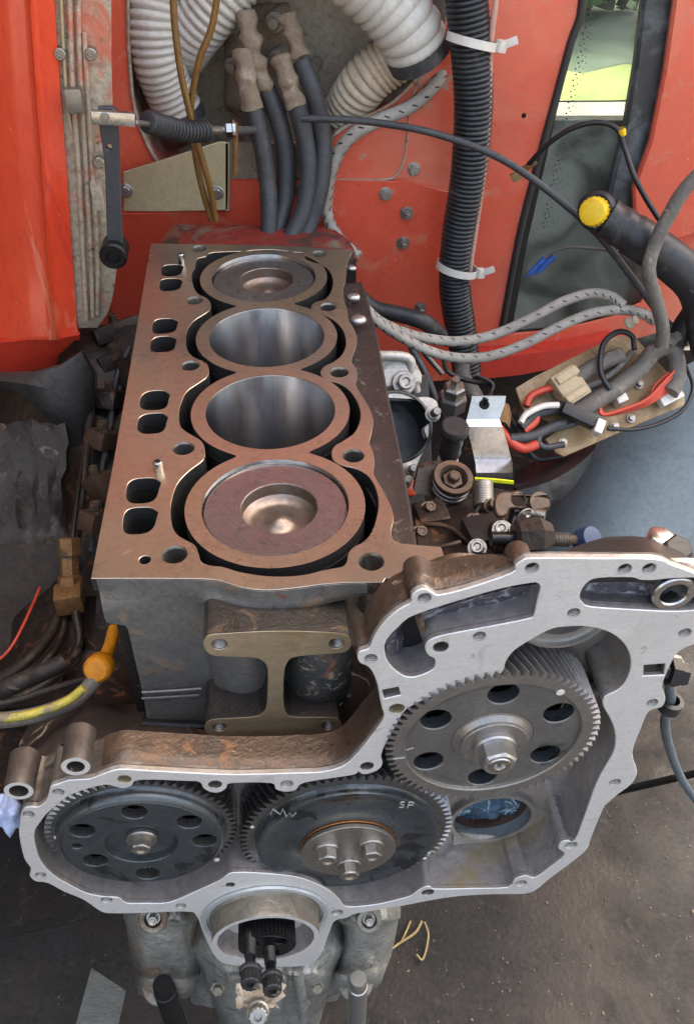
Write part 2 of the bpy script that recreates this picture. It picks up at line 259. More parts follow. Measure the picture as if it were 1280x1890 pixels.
class MB:
    def __init__(s): s.boxes = []; s.v = []; s.f = []; s.m = []; s.cur = 0
    def add(s, vs, fs):
        b = len(s.v); s.v += [tuple(q) for q in vs]; s.f += [[b+i for i in f] for f in fs]; s.m += [s.cur]*len(fs); return s
    def box(s, c, size, M=None):
        s.boxes.append(min(size)); c = Vector(c); x, y, z = (q/2 for q in size)
        P = [V(i*x, j*y, k*z) for i in (-1, 1) for j in (-1, 1) for k in (-1, 1)]
        if M is not None: P = [M.to_3x3() @ q for q in P]
        return s.add([c+q for q in P], [(0, 1, 3, 2), (4, 6, 7, 5), (0, 4, 5, 1), (2, 3, 7, 6), (0, 2, 6, 4), (1, 5, 7, 3)])
    def lathe(s, prof, o=(0, 0, 0), ax=(0, 0, 1), n=32, close=False, sq=None):
        u, v, w = basis(ax); o = Vector(o); k = len(prof); vs = []
        for i in range(n):
            a = 2*PI*i/n; d = u*math.cos(a)+v*math.sin(a)
            for r, h in prof: vs.append(o+d*r+w*h)
        fs = []
        for i in range(n):
            j = (i+1) % n
            for q in range(k-1 if not close else k):
                q2 = (q+1) % k; fs.append((i*k+q, j*k+q, j*k+q2, i*k+q2))
        return s.add(vs, fs)
    def tube(s, pts, r, n=10, caps=True):
        P = [Vector(p) for p in pts]; k = len(P); R = r if isinstance(r, (list, tuple)) else [r]*k
        T = [(P[min(i+1, k-1)]-P[max(i-1, 0)]).normalized() for i in range(k)]
        u = basis(T[0])[0]; vs = []; fs = []
        for i in range(k):
            u = (u-T[i]*u.dot(T[i])).normalized(); w = T[i].cross(u)
            vs += [P[i]+(u*math.cos(2*PI*j/n)+w*math.sin(2*PI*j/n))*R[i] for j in range(n)]
        for i in range(k-1):
            for j in range(n): fs.append((i*n+j, i*n+(j+1) % n, (i+1)*n+(j+1) % n, (i+1)*n+j))
        if caps: fs.append(tuple(range(n-1, -1, -1))); fs.append(tuple((k-1)*n+j for j in range(n)))
        return s.add(vs, fs)
    def grid(s, rows, back=None, wrap=False):
        """rows of points; back = vector to the rear skin (gives thickness)"""
        a, b = len(rows), len(rows[0]); vs = [Vector(p) for r in rows for p in r]
        fs = [(i*b+j, i*b+j+1, (i+1)*b+j+1, (i+1)*b+j) for i in range(a-1) for j in range(b-1)]
        if back is not None:
            back = Vector(back); q = a*b; vs += [p+back for p in vs[:q]]
            fs += [tuple(q+x for x in reversed(f)) for f in fs]
            ed = [(i*b, (i+1)*b) for i in range(a-1)]+[((i+1)*b+b-1, i*b+b-1) for i in range(a-1)]+[(j+1, j) for j in range(b-1)]+[((a-1)*b+j, (a-1)*b+j+1) for j in range(b-1)]
            fs += [(x, y, y+q, x+q) for x, y in ed]
        return s.add(vs, fs)
    def wall(s, ring, d, closed=True):
        P = [Vector(p) for p in ring]; n = len(P); d = Vector(d)
        return s.add(P+[p+d for p in P], [(i, (i+1) % n, n+(i+1) % n, n+i) for i in range(n if closed else n-1)])
    def prism(s, ring, d):
        P = [Vector(p) for p in ring]; n = len(P)
        s.wall(P, d); s.add(P, [tuple(range(n))]); return s.add([p+Vector(d) for p in P], [tuple(range(n-1, -1, -1))])
    def blob(s, c, r, amp=.25, sc=60, n=10, sq=(1, 1, 1), seed=0):
        vs = []; fs = []; c = Vector(c)
        for i in range(n+1):
            th = PI*i/n
            for j in range(2*n):
                ph = PI*j/n; d = V(math.sin(th)*math.cos(ph), math.sin(th)*math.sin(ph), math.cos(th))
                k = 1+amp*noise.noise(d*1.7+V(seed, 0, 0))+amp*.6*noise.noise(d*4+V(0, seed, 0)); vs.append(c+V(d.x*sq[0], d.y*sq[1], d.z*sq[2])*r*k)
        for i in range(n):
            for j in range(2*n): fs.append((i*2*n+j, (i+1)*2*n+j, (i+1)*2*n+(j+1) % (2*n), i*2*n+(j+1) % (2*n)))
        return s.add(vs, fs)
    def mesh(s, name, angle=30, smooth=True, fix=True):
        me = bpy.data.meshes.new(name); me.from_pydata(s.v, [], s.f); me.polygons.foreach_set('material_index', s.m); me.update()
        import bmesh
        b = bmesh.new(); b.from_mesh(me)
        if s.boxes and len(s.v) == 8*len(s.boxes):
            bmesh.ops.bevel(b, geom=list(b.edges), offset=min(s.boxes)*.14, segments=2, profile=.6, affect='EDGES')
        bmesh.ops.remove_doubles(b, verts=b.verts, dist=1e-6)
        if fix: bmesh.ops.recalc_face_normals(b, faces=b.faces)
        b.to_mesh(me); b.free()
        finish(me, angle, smooth); return me
    def build(s, name, mats, parent=None, angle=30, origin=None, smooth=True):
        return link(name, s.mesh(name, angle, smooth), mats, parent, origin)

def plate_mesh(name, outer, holes, n, depth, bevel=.0006, split=False):
    """flat plate with holes; outer/holes = rings of world points whose front lies on a plane facing n"""
    u, v, n = basis(n); o = Vector(outer[0])
    cu = bpy.data.curves.new(name, 'CURVE'); cu.dimensions = '2D'; cu.fill_mode = 'BOTH'
    cu.extrude = max(depth/2-bevel, 1e-5); cu.bevel_depth = bevel; cu.bevel_resolution = 0; cu.offset = -bevel
    for ring in [outer]+list(holes):
        sp = cu.splines.new('POLY'); sp.points.add(len(ring)-1); sp.use_cyclic_u = True
        for i, p in enumerate(ring): d = Vector(p)-o; sp.points[i].co = (d.dot(u), d.dot(v), 0, 1)
    ob = bpy.data.objects.new('tmp', cu); S.collection.objects.link(ob)
    dg = bpy.context.evaluated_depsgraph_get(); me = bpy.data.meshes.new_from_object(ob.evaluated_get(dg))
    bpy.data.objects.remove(ob); bpy.data.curves.remove(cu); me.name = name
    M = Matrix((u, v, n)).transposed().to_4x4(); M.translation = o-n*depth/2
    me.transform(M); me.update(); me.materials.clear()
    if split:
        for p in me.polygons: p.material_index = 0 if p.normal.dot(n) > .5 else 1
    finish(me, 20); return me
def plate(name, outer, holes, n, depth, mats, parent=None, bevel=.0006, origin=None):
    return link(name, plate_mesh(name, outer, holes, n, depth, bevel, isinstance(mats, (list, tuple))), mats, parent, origin)
def pxY(L, y): return [onY(a, b, y) for a, b in L]
def pxZ(L, z): return [onZ(a, b, z) for a, b in L]
def cord(L, wpx, k=6):
    """centre line through (px, py, y) triples, radius from the width in photograph pixels"""
    P = [onY(*q) for q in L]; r = wpx/2*sum(mpp(p) for p in P)/len(P)
    return cr(P, k, False), r
def ribs(path, r, pitch, amp, sub=4, sharp=1.0):
    """resample a path by arc length and ripple its radius"""
    P = [Vector(p) for p in path]; L = [0]
    for a, b in zip(P, P[1:]): L.append(L[-1]+(b-a).length)
    n = max(2, int(L[-1]/pitch))*sub; out = []; R = []; i = 0
    for k in range(n+1):
        t = L[-1]*k/n
        while i < len(L)-2 and L[i+1] < t: i += 1
        out.append(P[i].lerp(P[i+1], (t-L[i])/max(1e-9, L[i+1]-L[i])))
        R.append((r(t/L[-1]) if callable(r) else r)+amp*(abs(math.sin(PI*k/sub))**sharp*2-1))
    return out, R
def hexbolt_mesh(name, r, h, wr=None, wh=None, mt='dull_steel', recess=True):
    b = MB(); wr = wr or r*1.25; wh = wh or h*.2
    b.lathe([(0, 0), (wr, 0), (wr, wh*.7), (wr*.94, wh), (r*.8, wh)], n=28)
    hx = [V(r*math.cos(i*PI/3), r*math.sin(i*PI/3), wh*.9) for i in range(6)]
    hx2 = [V(p.x, p.y, h-r*.14) for p in hx]
    b.add(hx+hx2, [(i, (i+1) % 6, 6+(i+1) % 6, 6+i) for i in range(6)])
    k = 36; ring = []; rim = []
    for i in range(k):
        a = 2*PI*i/k; f = math.cos(PI/6)/math.cos(((a) % (PI/3))-PI/6)
        rim.append(V(r*f*math.cos(a), r*f*math.sin(a), h-r*.14*(1 if f > .985 else f)+(1-f)*r*.9)); ring.append(V(r*.82*math.cos(a), r*.82*math.sin(a), h))
    b.add([V(r*math.cos(2*PI*i/k)*math.cos(PI/6)/math.cos((2*PI*i/k) % (PI/3)-PI/6), r*math.sin(2*PI*i/k)*math.cos(PI/6)/math.cos((2*PI*i/k) % (PI/3)-PI/6), h-r*.14) for i in range(k)]+ring, [(i, (i+1) % k, k+(i+1) % k, k+i) for i in range(k)])
    q = r*.35
    b.lathe([(r*.82, h), (r*.55, h), (q, h-r*.12 if recess else h), (0, h-r*.12 if recess else h)], n=k)
    me = b.mesh(name, 25); me.materials.append(MT[mt]); return me
def thread_mesh(name, r, depth, mt='dull_steel', pitch=.0016):
    """threaded hole lining: sawtooth bore with a countersink"""
    b = MB(); pr = [(r*1.12, .0002), (r, -.0012)]; h = -.0012
    while h > -depth: pr += [(r*.86, h-pitch*.5), (r, h-pitch)]; h -= pitch
    b.lathe(pr, n=20); b.cur = 1; b.lathe([(r*.9, h+pitch*.3), (0, h+pitch*.3)], n=20)
    me = b.mesh(name, 15); me.materials.append(MT[mt]); me.materials.append(MT['cast_dark']); return me

# ================================================================== ENGINE BLOCK
SP, BR = .11944, .0525
eb = thing('engine_block', 'bare rust tinted four cylinder engine block with two pistons showing, cylinder head removed', 'engine block', (0, .19, -.3))
q = lambda L: [(160+a/2, 400+b/2) for a, b in L]                # tracing made on a doubled crop
deck_px = [(168, 1067.5), (182, 995), (210, 850), (245, 650), (278.5, 448.5)]
right_px = q([(985, 127), (966, 160), (957, 200), (955, 235), (947, 265), (950, 310), (962, 345), (966, 380), (985, 412), (997, 450), (990, 490), (977, 530), (994, 560), (998, 590), (994, 622), (1015, 660), (1040, 700), (1057, 750), (1050, 800), (1043, 835), (1057, 870), (1061, 905), (1059, 950), (1088, 1000), (1118, 1060), (1132, 1110), (1123, 1160), (1131, 1190), (1160, 1205)])
tab_px = [(760, 1004.5), (813, 1009), (820, 1030), (800, 1046), (750, 1067), (711, 1067)]
front_px = [(706, 1074.5), (641, 1075), (595, 1078), (543, 1085), (492, 1088.7), (451, 1085), (420, 1076), (390, 1069), (300, 1067.3)]
out3 = pxZ(deck_px, 0) + cr(pxZ([(278.5, 448.5), (360, 450.5), (510, 453), (652, 463)], 0), 3, False)[1:] + cr(pxZ(right_px, 0), 3, False)[1:] + pxZ(tab_px, 0) + cr(pxZ(front_px, 0), 4, False)
jo_px = q([(470, 131), (440, 146), (408, 156), (400, 188), (388, 212), (392, 250), (410, 283), (440, 298), (457, 318), (455, 343), (430, 362), (395, 385), (371, 420), (366, 460), (375, 498), (400, 520), (435, 535), (450, 555), (447, 588), (412, 615), (370, 645), (346, 695), (340, 740), (350, 778), (385, 803), (424, 828), (436, 860), (430, 898), (382, 935), (335, 985), (312, 1055), (311, 1120), (330, 1168), (368, 1193), (400, 1212), (415, 1248), (424, 1273), (458, 1287), (500, 1291), (560, 1309), (640, 1323), (720, 1327), (800, 1321), (870, 1305), (903, 1298), (944, 1290), (960, 1270), (965, 1240), (985, 1218), (1022, 1198), (1052, 1160), (1071, 1100), (1076, 1050), (1065, 1000), (1041, 960), (1000, 932), (942, 917), (911, 900), (903, 872), (915, 845), (952, 823), (990, 793), (1010, 740), (1001, 690), (970, 642), (930, 615), (881, 600), (862, 576), (875, 552), (910, 535), (942, 508), (956, 468), (946, 420), (912, 382), (870, 361), (836, 347), (828, 330), (845, 314), (880, 303), (903, 270), (908, 230), (893, 197), (870, 180), (812, 160), (800, 141), (782, 131), (630, 127)])
jo = cr(pxZ(jo_px, 0), 3)
RO = .0648                                                     # outer radius of the siamesed cylinders
ji = []
ah = math.acos(SP/2/RO)
for k in range(4):
    a0, a1 = (-PI/2 if k == 0 else -PI/2+ah), (PI/2 if k == 3 else PI/2-ah)
    for i in range(25):
        a = a0+(a1-a0)*i/24; ji.append(V(RO*math.cos(a), k*SP+RO*math.sin(a), 0))
ji += [V(-p.x, p.y, 0) for p in reversed(ji)][1:-1]
def soften(ring, n=2):
    for _ in range(n): ring = [(ring[i-1]+ring[i]*2+ring[(i+1) % len(ring)])/4 for i in range(len(ring))]
    return ring
ji = soften(ji, 2)
holes = [jo, ji]
bores = [circ((0, k*SP, 0), BR+.0010, X, Y, 72) for k in range(4)]
bolt_px = [(415, 118, 26), (399, 310, 29), (383, 550, 33), (358, 855, 39), (325, 1247, 46), (858, 138, 26), (890, 333, 30), (932, 574, 34), (984, 882, 39), (1050, 1273, 46)]
bolt_c = []
for a, b_, w in bolt_px:
    c = onZ(160+a/2, 400+b_/2, 0); r = w/2*mpp(c); bolt_c.append((c, r)); holes.append(circ(c, r, X, Y, 28))
OV = []
ov = [(314, 197, 40, 20), (308, 250, 42, 20), (287, 403, 47, 23), (281, 470, 48, 25), (250, 677, 54, 32), (241, 762, 55, 33), (206, 1009, 62, 42), (194, 1120, 63, 44)]
for i, (a, b_, w, h) in enumerate(ov):
    c = onZ(160+a/2, 400+b_/2, 0); px = mpp(c); rx = w/2*px; rx *= .95; ry = rx*1.24; ring = []
    for j in range(36):
        t = 2*PI*j/36; n4 = 3.0
        ring.append(c+V(rx*math.copysign(abs(math.cos(t))**(2/n4), math.cos(t)), ry*math.copysign(abs(math.sin(t))**(2/n4), math.sin(t)), 0)*(1+.02*math.sin(3*t+i))+V(rx*.14*math.exp(-((t-.35)/.22)**2), 0, 0))
    holes.append(ring); OV.append(ring)
c = onZ(267.5, 1033, 0); holes.append(circ(c, .0040, X, Y, 18))
me = plate_mesh('deck', out3, holes+bores, Z, .012, .0004, True)
deck = link('deck', me, ['machined_iron', 'jacket_cast'], eb)
# rims and threads of the head bolt holes: chamfer, plain counterbore, then thread
bh = {}
for c, r in bolt_c:
    b = MB(); b.lathe([(r*1.02, .0003), (r*.93, -.0016), (r*.93, -.045)], n=28)
    me = b.mesh('bolt_hole', 20); me.materials.append(MT['dull_steel']); place('bolt_hole', me, deck, Matrix.Translation(c))
# dowels standing in the left edge
for px, py, hh in ((335, 486, .011), (293.5, 868, .009)):
    c = onZ(px, py, 0); b = MB(); b.lathe([(.0036, -.004), (.0036, hh-.001), (.0030, hh), (.0020, hh), (.0020, hh-.006), (0, hh-.006)], c, Z, 18)
    b.build('dowel', 'bright_steel', eb)
# water jacket walls and floor
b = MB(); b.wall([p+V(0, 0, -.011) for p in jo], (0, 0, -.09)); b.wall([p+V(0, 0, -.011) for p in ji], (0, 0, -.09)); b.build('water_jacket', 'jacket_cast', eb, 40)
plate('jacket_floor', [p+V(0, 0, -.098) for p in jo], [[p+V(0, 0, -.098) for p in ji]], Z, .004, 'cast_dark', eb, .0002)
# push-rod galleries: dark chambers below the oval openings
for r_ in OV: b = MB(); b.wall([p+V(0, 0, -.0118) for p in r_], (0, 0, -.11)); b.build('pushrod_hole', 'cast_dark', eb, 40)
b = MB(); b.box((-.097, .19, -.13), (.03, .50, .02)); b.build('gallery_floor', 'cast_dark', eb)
# honed bores
for k in range(4):
    b = MB(); b.lathe([(BR+.0012, -.0002), (BR+.0003, -.0002), (BR, -.0007), (BR, -.15), (BR+.003, -.15)], (0, k*SP, 0), Z, 96)
    b.build('cylinder_bore', 'bore_steel', eb, 40)
b = MB()
for k in (1, 2): b.lathe([(BR, -.138), (0, -.138)], (0, k*SP, 0), Z, 48)
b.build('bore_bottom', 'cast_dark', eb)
# side, rear walls
def slab(name, pts, d, m_, par=eb):
    b = MB(); b.prism(pts, d); return b.build(name, m_, par)
slab('side_wall', [V(-.1205, -.058, -.0125), V(-.1175, .444, -.0125), V(-.1175, .444, -.30), V(-.1205, .444, -.30), V(-.1205, -.058, -.034)], (.012, 0, 0), 'cast_dark')
slab('rear_wall', [V(-.117, .425, -.0125), V(.10, .405, -.0125), V(.10, .405, -.30), V(-.117, .425, -.30)], (0, .014, 0), 'cast_dark')
# rusty lower ledge on the right, its edge straight
le = pxZ([(660, 500), (690, 605), (714, 735), (740, 860), (764, 1003)], -.013)
rl = []
edge = cr(pxZ(right_px[2:], 0), 2, False)
rr_ = []
for p in edge:
    t = (p.y-le[-1].y)/(le[0].y-le[-1].y); t = min(1, max(0, t)); qd = le[-1].lerp(le[0], t)
    for a, c in zip(le, le[1:]):
        if c.y <= p.y <= a.y: qd = c.lerp(a, (p.y-c.y)/(a.y-c.y))
    A = V(p.x-.006, p.y, -.0128); D = V(max(qd.x, p.x+.001), p.y, -.0128)
    rr_.append([A.lerp(D, s) + V(0, 0, -.002*(1-abs(2*s-1))-.0015*noise.noise(V(p.y*60, s*3, 0))) for s in (0, .25, .5, .75, 1)] + [V(D.x+.003, D.y, -.02), V(D.x+.005, D.y, -.10), V(D.x+.004, D.y, -.30)])
b = MB(); b.grid(rr_); b.build('side_ledge', 'cast_rusty', eb, 50)
# bright lumps below the deck's rear right edge
for px, py, w, h in ((648, 495, 20, 16), (652, 549, 28, 12), (660, 591, 34, 14)):
    c = onZ(px, py, -.006); b = MB(); k = mpp(c); b.blob(c, w/2*k, .12, n=8, sq=(1, .8, .55), seed=px); b.build('casting_lug', 'zinc_plate', eb, 60)
# front face: a cast wall that bulges under the deck
def sstep(a, b_, x): t = min(1, max(0, (x-a)/(b_-a))); return t*t*(3-2*t)
fe = cr(pxZ(front_px+[(168, 1067.4)], -.0004), 6, False)[::-1]
def yedge(x):
    if x <= fe[0].x: return fe[0].y
    for a, c_ in zip(fe, fe[1:]):
        if a.x <= x <= c_.x: return a.y+(c_.y-a.y)*(x-a.x)/max(1e-9, c_.x-a.x)
    return fe[-1].y
def fy(x, z):
    e = yedge(x)
    if x > .058: e += .9*(x-.058)
    w_ = sstep(-.010, -.030, z)
    return (e-.0007)*(1-w_)+(fy0(x, z)-.001)*w_
def fy0(x, z):
    bump = sstep(-.064, -.03, x)*(1-sstep(.015, .055, x)*.75)
    y = -.0665-.0215*bump*(1-.72*sstep(-.012, -.034, z))
    y += .018*sstep(.045, .072, x)
    y -= .006*sstep(-.118, -.15, z)*sstep(.02, -.05, x)
    return y + .0005*noise.noise(V(x*90, z*90, 0))
rows = []
for i in range(37):
    z = -.0012-.151*(i/36)**1.15
    x0 = -.1195 if z > -.039 else -.1195+.0135*sstep(-.039, -.045, z)
    rows.append([V(x0+(.073-x0)*j/48, fy(x0+(.073-x0)*j/48, z), z) for j in range(49)])
rows.insert(0, [p+V(0, .0016, .0004) for p in rows[0]])
b = MB(); b.grid(rows); b.build('front_wall', 'cast_iron', eb, 40)
b = MB(); rr_ = []
for i in range(10):
    z = -.0135-.15*i/9; rr_.append([V(.073+.026*j/6, fy(.073, z)+.05*(j/6)**1.6, z) for j in range(7)])
b.grid(rr_); b.build('front_corner', 'cast_dark', eb)
b = MB(); b.grid([[V(-.12+.014*j/3, -.058+.02*(j == 0), z) for j in range(4)] for z in (-.04, -.1, -.16)], (0, .01, 0)); b.build('recess_wall', 'cast_dark', eb)
# casting line near the bottom, and the dark slot below it
b = MB(); b.tube([onY(262, 1278, -.0705), onY(320, 1275, -.0715), onY(372, 1271, -.072)], .0012, 8); b.tube([onY(262, 1289, -.0705), onY(320, 1286, -.0715), onY(368, 1283, -.072)], .0012, 8); b.build('casting_rib', 'cast_iron', eb)
# I-shaped mounting pad
c6 = lambda L: [(100+a/1.939, 1000+b/1.94) for a, b in L]
PADY = -.105
pad_px = c6([(560, 333), (620, 328), (720, 322), (800, 320), (900, 321), (1010, 327), (1050, 337), (1062, 362), (1055, 385), (1030, 398), (960, 403), (880, 410), (845, 420), (828, 445), (822, 480), (820, 560), (825, 600), (840, 622), (870, 628), (1000, 629), (1022, 640), (1028, 660), (1015, 685), (985, 694), (900, 697), (760, 702), (650, 702), (570, 696), (543, 680), (538, 662), (548, 644), (580, 635), (700, 628), (740, 618), (757, 595), (762, 560), (765, 480), (760, 445), (742, 425), (710, 415), (640, 412), (570, 408), (542, 390), (533, 365), (540, 345)])
pr_ = cr(pxY(pad_px, PADY), 3)
pad_bolts = [(c6([(592, 367)])[0], .0049), (c6([(1010, 364)])[0], .0049), (c6([(592, 662)])[0], .0047), (c6([(978, 658)])[0], .0046)]
ph = [circ(onY(*p, PADY), r*1.02, X, Z, 24) for p, r in pad_bolts]
pad = link('mounting_pad', plate_mesh('mounting_pad', pr_, ph, -Y, .045, .0003, True), ['machined_pad', 'cast_oily'], eb)
for p, r in pad_bolts: place('threaded_hole', thread_mesh('threaded_hole', r, .012), pad, frame(onY(*p, PADY), -Y))
# rounded barrels flanking the waist of the pad (right one paint-flaked)
for (x0, x1, dy, n_) in ((.0005, .052, .018, 12),):
    rr_ = []
    for i in range(14):
        z = -.043-.082*i/13; a = math.sin(PI*min(1, max(0, (i)/13)))
        rr_.append([V(x0+(x1-x0)*j/n_, -.076-.020*math.sin(PI*(j/n_))**.7*(.6+.4*a), z) for j in range(n_+1)])
    b = MB(); b.grid(rr_); b.build('water_boss', mat('cast_flaked', (.095, .10, .102), (.065, .07, .072), 24, (.35, .5), .4, .3, 300, [(75, .56, .62, (.27, .225, .16), 1.2, .7), (30, .54, .64, (.18, .09, .045), 1.2, .7)]) and 'cast_flaked', eb, 40)
rr_ = []
for i in range(14):
    z = -.043-.082*i/13; rr_.append([V(-.052+.05*j/10, -.074-.010*math.sin(PI*min(1, j/10*1.1))**.8, z) for j in range(11)])
b = MB(); b.grid(rr_); b.build('water_boss', 'cast_iron', eb, 40)

# ------------------------------------------------------------------ pistons
def piston(k, top, br, bx, label, far):
    t = thing('piston', label, 'piston', (0, k*SP, top-.06)); c = V(0, k*SP, 0); R = BR-.0008
    b = MB(); pf = [(br, top), (br-.0006, top-.0006)]
    for i in range(1, 13):
        s = i/12; pf.append((br*(1-.1*s**2) if s < .5 else br*(.975-.475*(s-.5)/.5), top-.0150*sstep(0, .8, s)))
    pf += [(br*.42, top-.0147), (br*.34, top-.0138), (br*.26, top-.0122), (br*.18, top-.0107), (br*.1, top-.0097), (br*.04, top-.0092), (0, top-.0091)]
    # crown ring eccentric to the bowl
    n = 72; vs = []; fs = []
    for i in range(n):
        a = 2*PI*i/n; d = V(math.cos(a), math.sin(a), 0)
        po = [c+d*(R-.003)+V(0, 0, top-.045), c+d*R+V(0, 0, top-.04), c+d*R+V(0, 0, top-.0008), c+d*(R-.0008)+V(0, 0, top)]
        pin = c+V(bx, 0, 0)+d*br+V(0, 0, top)
        po += [po[-1].lerp(pin, .5), pin]
        vs += po
    kk = 6
    for i in range(n):
        for j in range(kk-1): fs.append((i*kk+j, ((i+1) % n)*kk+j, ((i+1) % n)*kk+j+1, i*kk+j+1))
    b.add(vs, fs); b.build('crown', 'piston_top', t, 25)
    b = MB(); b.lathe(pf, c+V(bx, 0, 0), Z, 72); b.build('combustion_bowl', mat('bowl_burnt', (.30, .265, .24), (.20, .155, .125), 14, (.36, .48), .9, .06, 300, [(22, .5, .66, (.20, .11, .06), 1, .45, False, 1)]) and 'bowl_burnt', t, 40)
    for zz in (-.006, -.012):
        b = MB(); b.lathe([(R-.001, top+zz-.002), (R+.0004, top+zz-.002), (R+.0004, top+zz), (R-.001, top+zz)], c, Z, 72, close=True); b.build('piston_ring', 'bright_steel', t)
piston(0, -.0030, .0280, .0025, 'nearest piston at the top of its bore, round bowl in its brownish crown', 0)
piston(3, -.0035, .0277, .0025, 'farthest piston at the top of its bore beside the red bulkhead, shiny crown with bowl', 1)

# ================================================================== TIMING GEAR CASE
FY = -.165; CD = .038
tcz = thing('timing_gear_case', 'pale aluminium timing gear case with machined face, open at the front of the block', 'gear case', (0, -.14, -.28))
g1 = lambda L: [(640+a/2, 960+b/2) for a, b in L]
g2 = lambda L: [(a/2.783, 1380+b/2.783) for a, b in L]
g3 = lambda L: [(400+a/2.56, 1400+b/2.56) for a, b in L]
g4 = lambda L: [(780+a/2.56, 1380+b/2.56) for a, b in L]
g5 = lambda L: [(200+a/2.1333, 1580+b/2.1333) for a, b in L]
outer_px = [(36, 1545), (37, 1520), (39, 1503), (46, 1491), (58, 1489), (72, 1489), (86, 1477), (90, 1466), (94, 1452), (108, 1447), (125, 1441), (150, 1439), (166, 1438), (187, 1430), (210, 1422), (231, 1420), (281, 1423), (400, 1429), (461, 1429.5), (545, 1427), (592, 1425), (631, 1415), (657, 1393), (683, 1361), (707, 1327), (705, 1309), (701, 1293), (697, 1268), (690, 1247), (680, 1232), (664, 1224), (659, 1212), (664, 1203), (681, 1196), (690, 1175), (710, 1147), (735, 1125), (757, 1113), (759, 1100), (770, 1090), (785, 1087), (800, 1095), (812, 1098), (865, 1085), (943, 1058), (950, 1045), (962, 1035), (985, 1030), (1100, 1030.5), (1208, 1032), (1240, 1043), (1290, 1062), (1330, 1085), (1345, 1120), (1325, 1160), (1290, 1185), (1262, 1197), (1248, 1207), (1240, 1220), (1228, 1246), (1221, 1268), (1227, 1288), (1221, 1305), (1197, 1313), (1182, 1345), (1166, 1390), (1175, 1424), (1166, 1446), (1140, 1466), (1124, 1480), (1112, 1494), (1090, 1547), (1083, 1567), (1062, 1586), (1014, 1622), (988, 1643), (966, 1650), (909, 1651), (850, 1654), (800, 1661), (732, 1674), (660, 1686), (640, 1694), (618, 1700), (608, 1720), (590, 1765), (565, 1782), (500, 1785), (430, 1782), (400, 1770), (378, 1730), (362, 1690), (345, 1683), (300, 1684), (240, 1686), (210, 1686), (187, 1683), (154, 1661), (118, 1646), (88, 1630), (66, 1627), (55, 1617), (57, 1603), (45, 1585)]
OUT = cr(pxY(outer_px, FY), 3)
cav_px = [(64, 1536), (74, 1519), (87, 1502), (106, 1486), (125, 1471), (156, 1458), (194, 1449), (210, 1452), (228, 1455), (243, 1451), (258, 1440), (344, 1442), (368, 1444), (376, 1456), (391, 1463), (408, 1462), (418, 1455), (427, 1446), (500, 1446), (508, 1457), (527, 1462), (547, 1458), (562, 1445), (650, 1431), (660, 1425), (672, 1430), (697, 1422), (706, 1409), (703, 1396), (712, 1372), (728, 1345), (743, 1318), (760, 1303), (805, 1283), (855, 1264), (908, 1253), (928, 1239), (933, 1222), (950, 1200), (990, 1175), (1018, 1161), (1045, 1157), (1080, 1156.5), (1118, 1165), (1145, 1182), (1160, 1205), (1163, 1230), (1155, 1255), (1140, 1273), (1114, 1287), (1113, 1305), (1127, 1330), (1135, 1360), (1131, 1388), (1119, 1410), (1100, 1445), (1081, 1497), (1060, 1551), (1046, 1551), (1033, 1556), (1030, 1567), (1041, 1578), (1015, 1600), (986, 1620), (970, 1616), (949, 1623), (936, 1638), (870, 1640), (804, 1641), (795, 1637), (783, 1637), (766, 1647), (751, 1656), (697, 1669), (642, 1674), (628, 1663), (607, 1643), (560, 1622), (520, 1615), (470, 1611), (440, 1610.5), (422, 1613), (404, 1626), (360, 1646), (312, 1666), (270, 1667.5), (234, 1667), (219, 1657), (190, 1655), (158, 1648), (130, 1634), (101, 1617), (77, 1592), (66, 1562)]
CAV = cr(pxY(cav_px, FY), 3)
pk_px = g1([(190, 395), (215, 372), (250, 352), (370, 311), (560, 256), (680, 233), (705, 236), (712, 252), (700, 300), (688, 352), (660, 366), (520, 394), (400, 416), (330, 432), (296, 450), (288, 475), (300, 500), (324, 515), (320, 547), (285, 568), (240, 580), (200, 570), (155, 530), (138, 480), (150, 438)])
PK = cr(pxY(pk_px, FY), 3)
po_px = g1([(858, 285), (868, 255), (895, 225), (940, 214), (1050, 213), (1080, 222), (1130, 223), (1200, 216), (1300, 214), (1380, 226), (1400, 262), (1370, 310), (1300, 330), (1200, 337), (1050, 330), (900, 320), (868, 304)])
PO = cr(pxY(po_px, FY), 3)
fh_px = [(53, 1503, 10), (108, 1462, 10), (230, 1438, 12), (397, 1448, 12), (529, 1447, 11), (677, 1414, 12), (732, 1308, 14), (684, 1215, 11), (783, 1104, 12), (813, 1194, 14), (884, 1174, 11), (981, 1048, 12), (1152, 1050, 12), (1197, 1049, 12), (1058, 1131, 11), (1263, 1168, 11), (1203, 1297, 10), (1134, 1444, 10), (1053, 1560, 11), (961, 1630, 10), (789, 1647, 11), (622, 1684, 10), (425, 1633, 8), (334, 1672, 9), (197, 1661, 10), (75, 1615, 9)]
FH = [(onY(a, b_, FY), w*mpp(onY(a, b_, FY)), i) for i, (a, b_, w) in enumerate(fh_px)]
rings = [circ(c, r, X, Z, 22) for c, r, i in FH]
NT = [pxY(L, FY) for L in ([(704, 1274), (735, 1268), (739, 1283), (709, 1290)], [(1187, 1228), (1227, 1225), (1224, 1246), (1186, 1248)])]
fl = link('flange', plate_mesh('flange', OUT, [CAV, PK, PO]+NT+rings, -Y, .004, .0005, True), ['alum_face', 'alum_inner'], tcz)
plain = {2, 3, 5, 6, 9, 20, 22}
